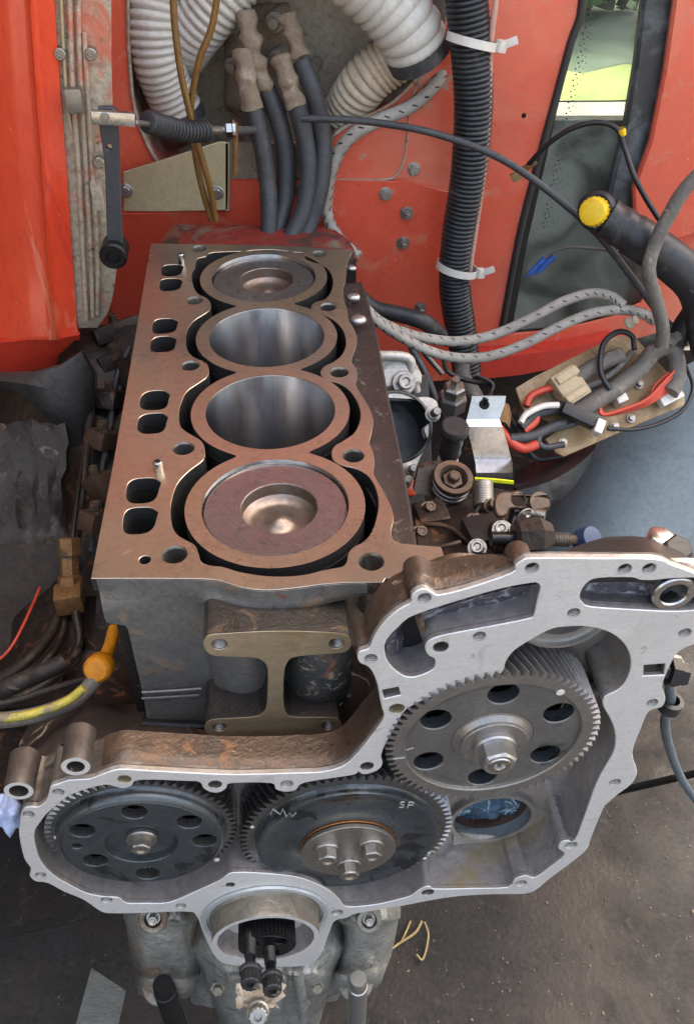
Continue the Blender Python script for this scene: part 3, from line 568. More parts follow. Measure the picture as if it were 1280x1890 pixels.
for c, r, i in FH:
    if i in plain:
        b = MB(); b.lathe([(r*1.0, .0002), (r*.93, -.001), (r*.93, -.0030 if c.z > .06 and c.x > .11 else -.016)], n=22); me = b.mesh('bolt_hole', 20); me.materials.append(MT['dull_steel' if i not in (2, 6) else 'machined_pad']); place('bolt_hole', me, fl, frame(c, -Y))
    else: place('threaded_hole', thread_mesh('threaded_hole', r*.98, .0030 if (c.z > .06 and c.x > .11) else .010, 'dull_steel', .0013), fl, frame(c, -Y))
def ksect(px, py):
    """depth of the case behind the flange at a place on its outline"""
    if py < 1100 and px > 940: return .0008
    if py < 1200 and px > 1200: return .012
    if py < 1330 and px < 960: return .020
    if py < 1460 and px < 720: return .024
    return .034
dps = [ksect(*p) for p in outer_px for _ in range(3)]
for _ in range(4): dps = [(dps[i-1]+dps[i]*2+dps[(i+1) % len(dps)])/4 for i in range(len(dps))]
b = MB(); R0_ = [p+V(0, .0040, 0) for p in OUT]
rr_ = [R0_+R0_[:1]]
for s in (.25, .5, .75, 1): r_ = [p+V(.0006*noise.noise(p*70+V(s*3, 0, 0)), d*s, .0006*noise.noise(p*70+V(0, s*3, 9))) for p, d in zip(R0_, dps)]; rr_.append(r_+r_[:1])
b.grid(rr_); b.build('housing', 'alum_cast', tcz, 40)
def cdep(p):
    a_ = sstep(.060, .085, p.x)
    return .0175+(CD-.004-.0175)*max(a_, sstep(-.175, -.205, p.z))
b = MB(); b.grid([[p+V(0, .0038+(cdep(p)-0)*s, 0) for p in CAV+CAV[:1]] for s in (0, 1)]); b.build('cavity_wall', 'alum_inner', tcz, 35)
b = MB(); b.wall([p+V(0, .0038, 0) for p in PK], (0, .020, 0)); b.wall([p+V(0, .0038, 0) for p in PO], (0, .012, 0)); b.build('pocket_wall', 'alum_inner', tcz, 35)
iu = next(i for i, p in enumerate(outer_px) if p == (187, 1430))*3
iv = next(i for i, p in enumerate(outer_px) if p == (950, 1045))*3
up = OUT[iu:iv+1]; upd = dps[iu:iv+1]
def off(ring, d):
    o = []
    for i, p in enumerate(ring):
        t = (ring[min(i+1, len(ring)-1)]-ring[max(i-1, 0)]).normalized(); o.append(p+V(-t.z, 0, t.x)*d)
    return o
up2 = off(up, .0012)
rr_ = []
for s, f in ((0, 0), (0, .06), (1, .12), (1, .4), (1, .7), (1, 1)):
    rr_.append([V((a if s == 0 else b_).x, FY+.0042+d*f+(.0007*noise.noise(V(a.x*70, a.z*70, f*3))), (a if s == 0 else b_).z) for a, b_, d in zip(up, up2, upd)])
b = MB(); b.grid(rr_); b.build('outer_skin', 'case_brown', tcz, 50)
# back plate of the cavity with the round opening low on the right
BYY = FY+CD
oc = onY(905, 1500, BYY); 
ring_o = circ(oc, .031, X, Z, 40)
simple = pxY([(70, 1560), (130, 1510), (240, 1490), (690, 1470), (740, 1330), (760, 1250), (1000, 1150), (1150, 1150), (1180, 1240), (1130, 1300), (1150, 1380), (1040, 1590), (960, 1640), (780, 1655), (640, 1690), (420, 1640), (230, 1680), (90, 1620)], FY)
simple = [p+V(0, CD, 0) for p in simple]
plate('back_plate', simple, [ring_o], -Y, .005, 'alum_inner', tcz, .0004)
b = MB(); b.lathe([(.031, -.002), (.0345, -.002), (.0345, .006), (.031, .006), (.0305, -.012)], oc, -Y, 48); b.build('bearing_ring', 'zinc_plate', tcz)
b = MB(); b.lathe([(.0305, -.004), (.0305, -.03), (0, -.034)], oc, -Y, 40); b.build('pump_bore', mat('copper_dull', (.22, .12, .085), (.13, .08, .06), 20, (.35, .45), .7, .1) and 'copper_dull', tcz)
rows = [[oc+V(.029*(j/6-1), .010+.005*noise.noise(V(i, j, 0)*.6), -.026+.050*i/10) for j in range(13)] for i in range(11)]
b = MB(); b.grid(rows, (0, .004, 0)); b.build('oil_film', 'blue_film', tcz)
sl_ = pxY([(838, 1535), (915, 1543), (918, 1550), (835, 1560)], BYY-.004)
b = MB(); b.prism(sl_, (0, .003, 0)); b.build('ledge', 'zinc_plate', tcz)
# cavity floor, oil stained
fp = pxY([(806, 1640), (935, 1637)], FY+.005)
b = MB(); b.grid([[fp[0]+V(0, 0, .0006), fp[1]+V(0, 0, .0006)], [fp[0]+V(.000, CD-.007, .0006), fp[1]+V(-.004, CD-.007, .0006)]], (0, 0, -.0004)); b.build('cavity_floor', mat('oil_stained', (.33, .27, .15), (.26, .2, .1), 22, (.3, .42), .6, .12, 200, [(9, .55, .7, (.16, .1, .04), 1, .3)]) and 'oil_stained', tcz)
# shaft hub above the big gear, ribs beside it
hb = onY(1040, 1128, FY+.018)
b = MB(); b.lathe([(.030, -.01), (.030, .002), (.0285, .004), (.0265, .004), (.026, .0015), (.019, .0015), (.018, -.004), (0, -.004)], hb, -Y, 48); b.build('bearing_hub', 'zinc_plate', tcz)
for (a, c_, w) in (((1098, 1275), (1118, 1225), .006), ((1066, 1420), (1092, 1378), .004)):
    p0, p1 = onY(*a, BYY-.004), onY(*c_, BYY-.012); b = MB(); b.tube(cr([p0, p0.lerp(p1, .5)+V(0, -.004, 0), p1], 4, False), w, 12); b.build('web', 'alum_inner', tcz, 50)
# pocket liners
def pocket(ring, depth, m_, amp, name='pocket_floor'):
    cs = sum(ring, Vector())/len(ring); rows = []
    for k in range(7):
        s = 1-k/6; rows.append([V(cs.x+(p.x-cs.x)*s, FY+depth+amp*noise.noise(V(p.x*s*160, p.z*s*160, k)), cs.z+(p.z-cs.z)*s) for p in ring+ring[:1]])
    rows.insert(0, [p+V(0, .005, 0) for p in ring+ring[:1]])
    b = MB(); b.grid(rows); b.build(name, m_, tcz, 50)
PKs = [p for p in PK]
# left pocket: rough scaled shelf plus a deep dark opening on its left
wall_px = g1([(260, 352), (560, 256), (705, 236), (690, 352), (520, 394), (330, 432), (300, 470), (290, 440)])
b = MB(); rws = []
top_ = pxY(g1([(265, 352), (380, 313), (500, 278), (600, 252), (705, 238)]), FY+.006); bot = pxY(g1([(318, 440), (400, 416), (500, 398), (600, 378), (690, 352)]), FY+.020)
for i in range(15):
    s = i/14; rws.append([cr(top_, 6, False)[j].lerp(cr(bot, 6, False)[j], s)+V(0, .004*math.sin(PI*s)+.0016*noise.noise(V(i*.9, j*.9, 3)), 0) for j in range(25)])
b.grid(rws, (0, .004, 0)); b.build('pocket_shelf', 'pocket_scale', tcz, 50)
b = MB(); rws = []
for i in range(11):
    a = onY(*g1([(142+i*1.5, 440+i*11)])[0], FY+.006); 
    rws.append([a+V(.0125*j/7+.001*noise.noise(V(i, j, 9)), .002+.018*(j/7)**1.5+.0016*noise.noise(V(i*.8, j*.8, 1)), .012*(1-i/10)*j/7-.003*j/7) for j in range(8)])
b.grid(rws, (0, .003, 0)); b.build('pocket_scale_wall', 'pocket_scale', tcz, 50)
b = MB(); b.tube([onY(*g1([(262, 352)])[0], FY+.006), onY(*g1([(318, 520)])[0], FY+.02)], .0022, 10); b.build('pocket_edge', 'alum_oily', tcz)
plate('pocket_back', [p+V(0, .0225, 0) for p in PK], [], -Y, .003, 'black_steel', tcz, .0003)
pocket(PO, .012, 'pocket_scale', .003)
c = onY(*g1([(1200, 262)])[0], FY+.004)
b = MB(); b.lathe([(.0125, -.006), (.0125, .002), (.0118, .003), (.0085, .003), (.0078, .002), (.0076, -.008), (0, -.008)], c, -Y, 36); b.build('plug_seat', 'bright_steel', tcz)
# side slot and side notch on the right
for R_, m_ in zip(NT, ('alum_oily', 'dull_steel')):
    b = MB(); b.wall([p+V(0, .003, 0) for p in R_], (0, .006, 0)); cc = sum(R_, Vector())/4
    b.add([cc+(p-cc)*1.05+V(0, .0085, 0) for p in R_], [(0, 1, 2, 3)]); b.build('side_notch', m_, tcz, 10)
# bosses on the case top
for (a, c_, w, m_) in (((968, 1040), (964, 1002), 24, 'case_brown'), ((775, 1088), (770, 1062), 22, 'case_brown'), ((600, 1420), (625, 1392), 15, 'case_brown'), ((412, 1425), (400, 1380), 18, 'case_brown'), ((530, 1420), (523, 1382), 20, 'case_brown')):
    p0 = onY(*a, FY+.0045); d = onZ(c_[0], c_[1], p0.z); k = w*mpp(p0)
    b = MB(); b.lathe([(k, 0), (k, (d-p0).length), (k*.85, (d-p0).length+.002), (0, (d-p0).length+.002)], p0+V(0, 0, -k*.85), V(0, 1, 0), 24); b.build('bolt_boss', m_, tcz, 40)
# domed brown top of the case behind the flange
dm = [[(707, 1128), (690, 1165), (680, 1200)], [(722, 1085), (700, 1120), (690, 1180)], [(760, 1050), (735, 1080), (712, 1130)], [(830, 1022), (800, 1065), (770, 1105)], [(890, 1024), (880, 1060), (860, 1088)], [(945, 1034), (943, 1050), (945, 1062)]]
rr_ = []
for r in dm:
    rr_.append(cr([onY(*r[0], FY+.040), onY(*r[1], FY+.024), onY(*r[2], FY+.0055)], 5, False))
b = MB(); b.grid([list(x) for x in zip(*[cr([rr_[k][j] for k in range(len(rr_))], 4, False) for j in range(len(rr_[0]))])]); b.build('case_dome', 'case_brown', tcz, 60)

# gutter between case and block: stained sheet with steps
A = [(255, 1426), (330, 1428), (400, 1431), (460, 1431), (530, 1430), (590, 1427), (632, 1416), (660, 1392), (690, 1352), (706, 1318), (700, 1270), (690, 1240)]
Bm = [(262, 1350), (330, 1352), (400, 1372), (460, 1376), (530, 1376), (590, 1368), (640, 1352), (660, 1330), (672, 1300), (678, 1270), (676, 1240), (672, 1215)]
Bk = [(255, 1338), (330, 1338), (400, 1340), (460, 1340), (530, 1340), (590, 1335), (630, 1300), (640, 1270), (645, 1240), (650, 1200), (655, 1170), (668, 1140)]
rr_ = [cr([onY(*p, y_) for p in L], 4, False) for L, y_ in ((A, FY+.018), ([( (a[0]*2+b_[0])/3, (a[1]*2+b_[1])/3) for a, b_ in zip(A, Bm)], FY+.036), (Bm, -.098), (Bk, -.082))]
rr_ = list(zip(*rr_)); rr_ = [cr(r, 4, False) for r in rr_]
rr_ = [[p+V(0, .0, .0012*noise.noise(p*60)) for p in r] for r in rr_]
b = MB(); b.grid(rr_); b.build('case_gutter', 'case_brown', tcz, 50)
b = MB(); b.tube([onY(262, 1335, -.082), onY(390, 1341, -.084)], .0035, 10); b.build('gasket', 'black_steel', tcz)

# ================================================================== GEARS
def gear_ring(b, c, r_out, r_root, r_in, n, depth, twist, flat=.0006):
    """helical teeth: profile swept back with a twist"""
    pr = []
    for i in range(n):
        for f, r in ((0, r_root), (.16, r_root+.0002), (.33, (r_out+r_root)/2+.0004), (.43, r_out), (.62, r_out), (.72, (r_out+r_root)/2+.0004), (.88, r_root+.0002)):
            pr.append(((i+f)/n*2*PI, r))
    K = len(pr); L = 5; vs = []; fs = []
    for l in range(L+1):
        h = -depth*l/L; tw = twist*l/L
        for a, r in pr: vs.append(c+V(math.cos(a+tw)*r, -h, math.sin(a+tw)*r))
    for l in range(L):
        for i in range(K): fs.append((l*K+i, l*K+(i+1) % K, (l+1)*K+(i+1) % K, (l+1)*K+i))
    o = len(vs)
    for a, r in pr: vs.append(c+V(math.cos(a)*r_in, 0, math.sin(a)*r_in))
    for i in range(K): fs.append((i, (i+1) % K, o+(i+1) % K, o+i))
    o2 = len(vs)
    for a, r in pr: vs.append(c+V(math.cos(a)*r_in, depth, math.sin(a)*r_in))
    for i in range(K): fs.append((o+i, o+(i+1) % K, o2+(i+1) % K, o2+i))
    b.add(vs, fs)
def strokes(name, lines, w, m_, par):
    b = MB()
    for L in lines: b.tube(L, w, 6)
    return b.build(name, m_, par)

# --- big upper gear
GY = FY-.002
c = onY(913, 1359, GY); k = mpp(c)
c = V(.1323*1, GY, -.0735)+ (onY(*((lambda: (913, 1359))()), GY)-onY(913, 1359, -.1616))*0
gs = (CAM.y-GY)/(CAM.y+.1616); gc = CAM+(V(.1323, -.1616, -.0735)-CAM)*gs; gr = .0704*gs
t = thing('timing_gear', 'large dry grey gear with six round holes and long hex bolt, upper right', 'gear', gc+V(0, .03, -gr))
b = MB(); gear_ring(b, gc, gr, gr-.0052, gr*.825, 71, .030, .22); b.build('tooth_ring', 'gear_rim', t, 25)
hl = [circ(gc+V(.0452*math.cos(a), .0022, .0452*math.sin(a)), .0098, X, Z, 28) for a in [math.radians(88+60*i) for i in range(6)]]
me = plate_mesh('gear_web', circ(gc+V(0, .0022, 0), gr*.826, X, Z, 96), hl+[circ(gc+V(0, .0022, 0), .026, X, Z, 40)], -Y, .010, .0007, True); link('gear_web', me, ['gear_steel', 'gear_oiled'], t)
b = MB(); b.lathe([(gr*.83, .0003), (gr*.818, -.0004), (gr*.812, -.0023)], gc, -Y, 96); b.build('web_step', 'gear_rim', t)
b = MB(); b.lathe([(.0262, -.0023), (.0245, -.0018), (.0230, -.0004), (.0218, .0010), (.0216, .0026), (.0210, .0032), (.013, .0032), (.0125, .004)], gc, -Y, 64); b.build('hub', 'gear_rim', t, 25)
bm_ = hexbolt_mesh('hub_bolt', .0117, .0150, .0138, .004, 'zinc_plate')
place('hub_bolt', bm_, t, frame(gc+V(0, -.0032, 0), -Y, .3))
b = MB(); b.lathe([(.0075, .0), (.007, .0008), (.004, .0008), (.0034, -.0015), (.0018, -.0015), (.0016, 0), (0, 0)], gc+V(0, -.0181, 0), -Y, 24); b.build('bolt_end', 'bright_steel', t)
p0, p1 = onY(*g1([(170, 882)])[0], GY-.0003), onY(*g1([(213, 876)])[0], GY-.0003)
strokes('timing_mark', [[p0, p1], [onY(*g1([(218, 848)])[0], GY+.0002), onY(*g1([(246, 840)])[0], GY+.0002)]], .0004, 'scratch', t)
p0 = onY(*g1([(787, 636)])[0], GY-.0002); b = MB(); b.lathe([(.0028, 0), (.0026, .0003), (0, .0004)], p0, -Y, 12); b.build('paint_dot', 'white_mark', t)
b = MB(); b.lathe([(.030, 0), (.030, .030), (0, .030)], gc+V(0, .036, 0), -Y, 40); b.lathe([(gr*.80, 0), (gr*.80, .004), (0, .004)], gc+V(0, .0335, 0), -Y, 48); b.build('gear_shaft', 'black_steel', t)

# --- left gear: proud domed disc
GL = FY+.006
gs = (CAM.y-GL)/(CAM.y+.1616); lc = CAM+(V(-.1038, -.1616, -.1519)-CAM)*gs; lr = .0648*gs
t = thing('timing_gear', 'oily black gear with domed face and one centre bolt, lower left in the case', 'gear', lc+V(0, .025, -lr))
b = MB(); gear_ring(b, lc, lr, lr-.0046, lr*.86, 66, .024, -.22); b.build('tooth_ring', 'gear_oiled_rim', t, 25)
dh = .0085; dr = .0566*gs
angs = [145, 88, 35, -3, -92, -150]
hl = [circ(lc+V(.0430*math.cos(math.radians(a)), -dh, .0415*math.sin(math.radians(a))), .0083, X, Z, 28) for a in angs]
hl.append(circ(lc+V(-.0425, -dh, .0045), .0034, X, Z, 18))
hl[-2] = circ(lc+V(-.034, -dh, -.0165), .0083, X, Z, 28)
me = plate_mesh('gear_web', circ(lc+V(0, -dh, 0), dr*.93, X, Z, 96), hl+[circ(lc+V(0, -dh, 0), .0245, X, Z, 56)], -Y, .008, .0006, True); link('gear_web', me, ['gear_oiled', 'gear_oiled_rim'], t)
b = MB(); b.lathe([(dr*.93, dh-.0002), (dr*.965, dh-.0007), (dr*.99, dh-.0025), (dr, dh-.005), (dr*1.01, .001), (dr*1.02, .0004), (dr*1.03, 0)], lc, -Y, 96); b.build('dome_edge', 'gear_oiled', t, 60)
b = MB(); b.lathe([(.0243, dh-.001), (.0236, dh-.006), (.0225, dh-.0065), (.012, dh-.0065), (0, dh-.006)], lc, -Y, 56); b.build('hub', 'gear_oiled', t, 30)
b = MB(); b.lathe([(.0245, -.014), (dr, -.014)], lc, -Y, 48); b.build('gear_back', 'black_steel', t)
place('hub_bolt', hexbolt_mesh('hub_bolt', .0072, .0105, .0108, .0035, 'dull_steel'), t, frame(lc+V(0, -dh+.006, 0), -Y, .2))
for a in ((293, 460), (1113, 575)):
    p0 = onY(*g2([a])[0], GL-.001); b = MB(); b.lathe([(.0022, 0), (.0019, .0006), (0, .0008)], p0, -Y, 12); b.build('paint_dot', 'white_mark', t)

# --- middle gear: dished, three bolts, scratched letters
GM = FY+.008
gs = (CAM.y-GM)/(CAM.y+.1616); mc = CAM+(V(.0377, -.1616, -.1781)-CAM)*gs; mr = .0766*gs
t = thing('timing_gear', 'oily grey dished gear with three hex bolts and scratched letters', 'gear', mc+V(0, .025, -mr))
b = MB(); gear_ring(b, mc, mr, mr-.0052, mr*.86, 77, .026, .22); b.build('tooth_ring', 'gear_oiled_rim', t, 25)
b = MB(); b.lathe([(mr*.87, 0), (mr*.858, .0006), (mr*.852, .004), (mr*.84, .0062), (mr*.82, .0066), (mr*.79, .006), (mr*.76, .0048), (.052, .0038), (.047, .0040), (.043, .0044), (.0395, .0056), (.0372, .0070), (.0355, .0076), (.034, .0078)], mc, -Y, 112); b.build('gear_web', 'gear_oiled', t, 50)
b = MB(); b.lathe([(.0346, .0076), (.0350, .0080), (.0350, .0090), (.0344, .0094), (.0335, .0094)], mc, -Y, 96); b.build('copper_shim', 'copper_line', t, 50)
b = MB(); b.lathe([(.0335, .0090), (.0330, .0096), (.0330, .0102)], mc, -Y, 96); b.build('shim_gap', 'black_steel', t)
b = MB(); b.lathe([(.0338, .0100), (.0342, .0105), (.0342, .0128), (.0336, .0132), (0, .0132)], mc, -Y, 96); b.build('thrust_plate', mat('plate_steel', (.36, .35, .32), (.28, .27, .25), 26, (.32, .44), .9, .06, 400, [(26, .58, .68, (.24, .21, .16), 1, .5, False, 1)]) and 'plate_steel', t, 30)
hb_ = hexbolt_mesh('thrust_bolt', .0074, .0105, .0096, .0032, 'dull_steel')
for i, a in enumerate((math.radians(26), math.radians(154), math.radians(-90))):
    place('thrust_bolt', hb_, t, frame(mc+V(.0175*math.cos(a), -.0131, .0175*math.sin(a)+.001), -Y, .15+i*.4))
def onface(L): return [onY(*p, mc.y-.0068) for p in g3(L)]
strokes('scratched_letters', [onface([(254, 264), (264, 238), (300, 264), (312, 240)]), onface([(318, 250), (328, 274), (345, 256), (354, 274), (374, 256)])], .0005, 'scratch', t)
strokes('scratched_letters', [onface([(886, 205), (868, 206), (866, 214), (882, 220), (880, 230), (860, 230)]), onface([(900, 232), (908, 205), (928, 206), (926, 218), (904, 220)])], .0005, 'scratch', t)
for a in ((168, 323), (982, 470), (1000, 445), (852, 537)):
    p0 = onY(*g3([a])[0], GM-.0005); b = MB(); b.lathe([(.0016, 0), (.0014, .0005), (0, .0006)], p0, -Y, 10); b.build('paint_dot', 'white_mark', t)
b = MB(); b.lathe([(.0, -.024), (mr*.85, -.024), (mr*.85, -.02)], mc, -Y, 48); b.build('gear_back', 'black_steel', t)
# rear gear behind the left and middle ones, seen as dark helical teeth between them
rc = V((lc.x+mc.x)/2-.006, FY+.034, (lc.z+mc.z)/2+.012)

# ================================================================== CRANK NOSE
RY = FY-.018
cc = onY(490.7, 1735, RY); k = mpp(cc); Ro = 99*k
t = thing('crank_seal_housing', 'round crankshaft seal housing with bright rim, below the middle of the gear case', 'seal housing', cc+V(0, .02, -Ro))
b = MB(); b.lathe([(Ro*1.06, -.0176), (Ro*1.02, -.016), (Ro*1.005, -.012), (Ro, -.002), (Ro*.99, 0), (Ro*.90, 0), (Ro*.885, -.0015), (Ro*.87, -.012), (Ro*.80, -.020), (Ro*.62, -.024), (0, -.024)], cc, -Y, 80); 
me = b.mesh('ring', 30)
for p in me.polygons:
    r = math.hypot(p.center.x-cc.x, p.center.z-cc.z); p.material_index = 0 if (abs(p.normal.y) > .8 and r > Ro*.89 and p.center.y < RY+.001) else (1 if r > Ro*.95 else 2)
link('ring', me, ['alum_face', 'alum_oily', 'alum_inner'], t)
b = MB(); b.lathe([(Ro*1.20, .0002), (Ro*1.185, .0022), (Ro*1.10, .0022), (Ro*1.085, .0002)], V(cc.x, FY-.0003, cc.z+.002), -Y, 80); b.build('raised_lip', 'alum_bluish', t, 50)
p0, p1 = onY(500, 1680, RY+.010), onY(500, 1693, RY-.0003); b = MB(); b.tube([p0+V(0, 0, .0012), p1], .0006, 6); b.build('timing_mark', 'scratch', t)
b = MB(); 
t2 = thing('crankshaft_nose', 'small black splined crankshaft nose inside the seal housing', 'crankshaft', cc+V(0, .02, -.02))
nc = cc+V(.001, -.006, .003); nr = .0222
gear_ring(b, nc, nr, nr-.0016, nr*.80, 44, .026, 0); b.build('spline', 'black_steel', t2, 25)
hl = [circ(nc+V(.0125*math.cos(a), -.0005, .0125*math.sin(a)), .0048 if i != 2 else .0066, X, Z, 22) for i, a in enumerate((.6, 2.6, -1.4))]
plate('nose_face', circ(nc+V(0, -.0005, 0), nr*.84, X, Z, 64), hl, -Y, .006, 'black_steel', t2, .0008)
def twelve_bolt(name, label, p, ax, L, r, hr, group=None):
    hm = 'black_worn' if 'black' in label else 'dull_steel'
    mat('black_worn', (.06, .06, .062), (.035, .035, .036), 60, (.3, .42), .7, .1, 400, [(70, .62, .70, (.25, .24, .22), 1, .35, False, 1)])
    tb = thing(name, label, 'bolt', p, group); ax = Vector(ax).normalized()
    b = MB(); pf = [(0, -.012), (r*.9, -.012)]; h = -.011
    while h < L*.5: pf += [(r*.88, h), (r, h+.0007)]; h += .0014
    pf += [(r*.86, h), (r*.86, L)]; b.lathe(pf, p, ax, 20); b.build('shank', 'black_steel', tb, 20)
    b = MB(); b.lathe([(r*.8, L), (hr*1.22, L), (hr*1.22, L+.0022), (hr*1.0, L+.0034), (hr*.8, L+.0034)], p, ax, 32); b.build('flange_washer', hm, tb, 25)
    b = MB(); u, v, w = basis(ax); rg = []
    for i in range(48):
        a = 2*PI*i/48; rr = hr*(.93+.09*abs(math.cos(6*a))**.7); rg.append(Vector(p)+(u*math.cos(a)+v*math.sin(a))*rr+w*(L+.003))
    b.wall(rg, w*.0095); top = [q_+w*.0095 for q_ in rg]; cn = sum(top, Vector())/48
    in1 = [cn+(q_-cn)*.86+w*.0008 for q_ in top]; in2 = [cn+(q_-cn)*.45+w*.0008 for q_ in top]; in3 = [cn+(q_-cn)*.4-w*.002 for q_ in top]
    for A_, B_ in ((top, in1), (in1, in2), (in2, in3)): b.add(A_+B_, [(i, (i+1) % 48, 48+(i+1) % 48, 48+i) for i in range(48)])
    b.add(in3, [tuple(range(48))]); b.build('head', hm, tb, 25)
    return tb
def from_px(name, label, px0, px1, y0, L, r, hr):
    p = onY(*px0, y0); d = onY(*px1, y0-L)-p; return twelve_bolt(name, label, p, d, d.length, r, hr)
from_px('flange_bolt', 'black twelve point bolt standing in the crankshaft nose, left of two', (462, 1738), (462, 1790), RY-.008, .024, .0046, .0068)
from_px('flange_bolt', 'black twelve point bolt standing in the crankshaft nose, right of two', (497, 1752), (501, 1803), RY-.008, .024, .0046, .0068)
from_px('flange_bolt', 'dull twelve point bolt sticking out below the tan tape at the bottom edge', (476, 1850), (476, 1866), RY-.002, .012, .006, .0078)
b = MB(); rr_ = []
for i in range(7):
    rr_.append([onY(436+(92-3*i+14*noise.noise(V(i*.9, 3, 1)))*j/12+9*noise.noise(V(i*.8, 0, 7)), 1818+i*7+(7*noise.noise(V(j*.9, 5, 2)) if i in (0, 6) else 0)+(9*noise.noise(V(j*.8, 1, 4)) if i == 6 else 0), RY+.004-.002*i+.004*noise.noise(V(i*.5, j*.6, 5))) for j in range(13)])
b.grid(rr_, (0, .0012, 0)); tag(b.build('masking_tape', 'paper_tape', None, 60), 'crumpled tan tape hanging below the crankshaft bolts', 'tape')

# ================================================================== LOWER CASTING
lb = thing('lower_crankcase', 'grey lumpy lower crankcase casting at the foot of the engine', 'crankcase', (-.03, -.11, -.6))
def lump(name, rows, m_='lower_cast', par=lb, amp=.002, sc=55, sub=4, back=.03):
    """rows of (px, py, y): a cast face with relief"""
    R_ = [cr([onY(*p) for p in r], sub, False) for r in rows]
    R_ = list(zip(*[cr([r[j] for r in R_], sub, False) for j in range(len(R_[0]))]))
    R_ = [[p+V(0, amp*noise.noise(p*sc)+amp*.5*noise.noise(p*sc*3), 0) for p in r] for r in R_]
    R_ = [list(x) for x in zip(*R_)]
    b = MB(); b.grid(R_, (0, back, 0)); return b.build(name, m_, par, 55)
yb = -.135
FCX = lambda py, l, r, o: [(l+(r-l)*t, py+d, yb+y_+o) for t, y_, d in ((0, 0, -4), (.10, -.020, 2), (.22, -.026, 5), (.36, -.025, 5), (.40, -.031, 6), (.60, -.031, 6), (.64, -.025, 5), (.78, -.026, 5), (.90, -.020, 2), (1, 0, -4))]
lump('front_casting', [FCX(1750, 346, 646, .012), FCX(1784, 366, 628, .004), FCX(1800, 374, 624, -.002), FCX(1830, 380, 618, -.001), FCX(1836, 388, 604, .005), FCX(1862, 392, 600, .006), FCX(1868, 398, 596, .014), FCX(1930, 410, 580, .016)], amp=.0022, sc=90, sub=3)
for px, py, w in ((402, 1822, 9), (585, 1818, 9), (560, 1850, 8)):
    p = onY(px, py, yb-.024); b = MB(); b.lathe([(0, 0), (.0065, 0), (.0065, .002), (.0045, .0022), (.0045, .007), (0, .0072)], p, V(0, -.8, .6), 6); b.build('sump_bolt', 'alum_oily', lb, 25)
p0, p1 = onY(548, 1790, yb-.030), onY(560, 1880, yb-.026); b = MB(); b.tube(cr([p0, p0.lerp(p1, .5)+V(.001, -.002, 0), p1], 4, False), .0050, 10); b.build('casting_web', 'lower_cast', lb, 50)
FT = lambda py, l, r, o, s=0: [(l+(r-l)*t, py+d+s*t, yb+y_+o) for t, y_, d in ((0, .022, -3), (.14, -.002, 1), (.30, -.008, 2), (.70, -.008, 2), (.86, -.002, 1), (1, .014, -3))]
lump('casting_foot', [FT(1682, 226, 362, -.006), FT(1700, 228, 362, -.010), FT(1706, 232, 362, .003), FT(1745, 238, 366, .000), FT(1790, 246, 372, -.002), FT(1806, 248, 366, -.014), FT(1832, 254, 356, -.014), FT(1842, 262, 352, .010)], amp=.002, sc=90, sub=3)
lump('casting_foot', [FT(1688, 622, 739, -.006, -4), FT(1704, 624, 738, -.010, -6), FT(1710, 628, 734, .003, -8), FT(1745, 626, 728, .000, -8), FT(1786, 612, 718, -.002, -8), FT(1800, 606, 712, -.014, -8), FT(1824, 606, 704, -.014, -10), FT(1834, 612, 698, .010, -12)], amp=.002, sc=90, sub=3)
lump('sump_side', [[(340, 1700, yb+.02), (380, 1760, yb+.01), (395, 1800, yb+.01)], [(345, 1780, yb+.02), (375, 1820, yb+.012), (400, 1850, yb+.01)], [(352, 1850, yb+.02), (372, 1856, yb+.01), (402, 1862, yb+.01)]], 'lower_cast', amp=.002)
lump('sump_side', [[(590, 1700, yb+.012), (615, 1740, yb+.01), (650, 1760, yb+.014)], [(594, 1780, yb+.012), (612, 1800, yb+.008), (640, 1800, yb+.014)], [(590, 1850, yb+.014), (604, 1850, yb+.01), (625, 1842, yb+.016)]], 'lower_cast', amp=.002)
for px, py, r_ in ((284, 1690, 27), (680, 1693, 24)):
    p = onY(px, py+2, yb-.022); kk = mpp(p)
    b = MB(); b.lathe([(r_*kk, -.004), (r_*kk, .004), (r_*.9*kk, .005), (r_*.6*kk, .005), (r_*.55*kk, 0), (0, 0)], p, (0, -.75, .66), 28); b.build('bolt_seat', 'alum_oily', lb, 30)
    place('seat_bolt', hexbolt_mesh('seat_bolt', r_*.36*kk, .008, r_*.5*kk, .002, 'dull_steel'), lb, frame(p, (0, -.75, .66)))
for px, py, m_ in ((298, 1818, 'black_steel'), (655, 1812, 'dull_steel')):
    p = onY(px, py, yb-.014); b = MB(); b.lathe([(.017, -.004), (.0175, .002), (.016, .0045), (0, .0050)], p, (0, -.5, .87), 32); b.build('stud_collar', 'alum_oily', lb, 30)
for px, py, m_, r_, lab in ((300, 1815, 'black_steel', .0088, 'black support rod below the left foot of the crankcase'), (661, 1806, 'zinc_plate', .0080, 'shiny steel support rod below the right foot of the crankcase')):
    p = onY(px, py, yb-.030); t = thing('support_rod', lab, 'rod', (p.x, p.y, -.72))
    b = MB(); b.lathe([(0, 0), (r_*.9, 0), (r_, -.002), (r_, -.016), (r_*1.12, -.017), (r_*1.12, -(p.z+.72)-.0)], p, Z, 24) if m_ != 'x' else None; b.build('rod', m_, t, 30)
    b = MB(); b.lathe([(0, .012), (.03, .012), (.034, .008), (.034, 0), (0, 0)], V(p.x, p.y, -.72), Z, 28); b.build('rod_foot', 'cast_dark', t, 30)
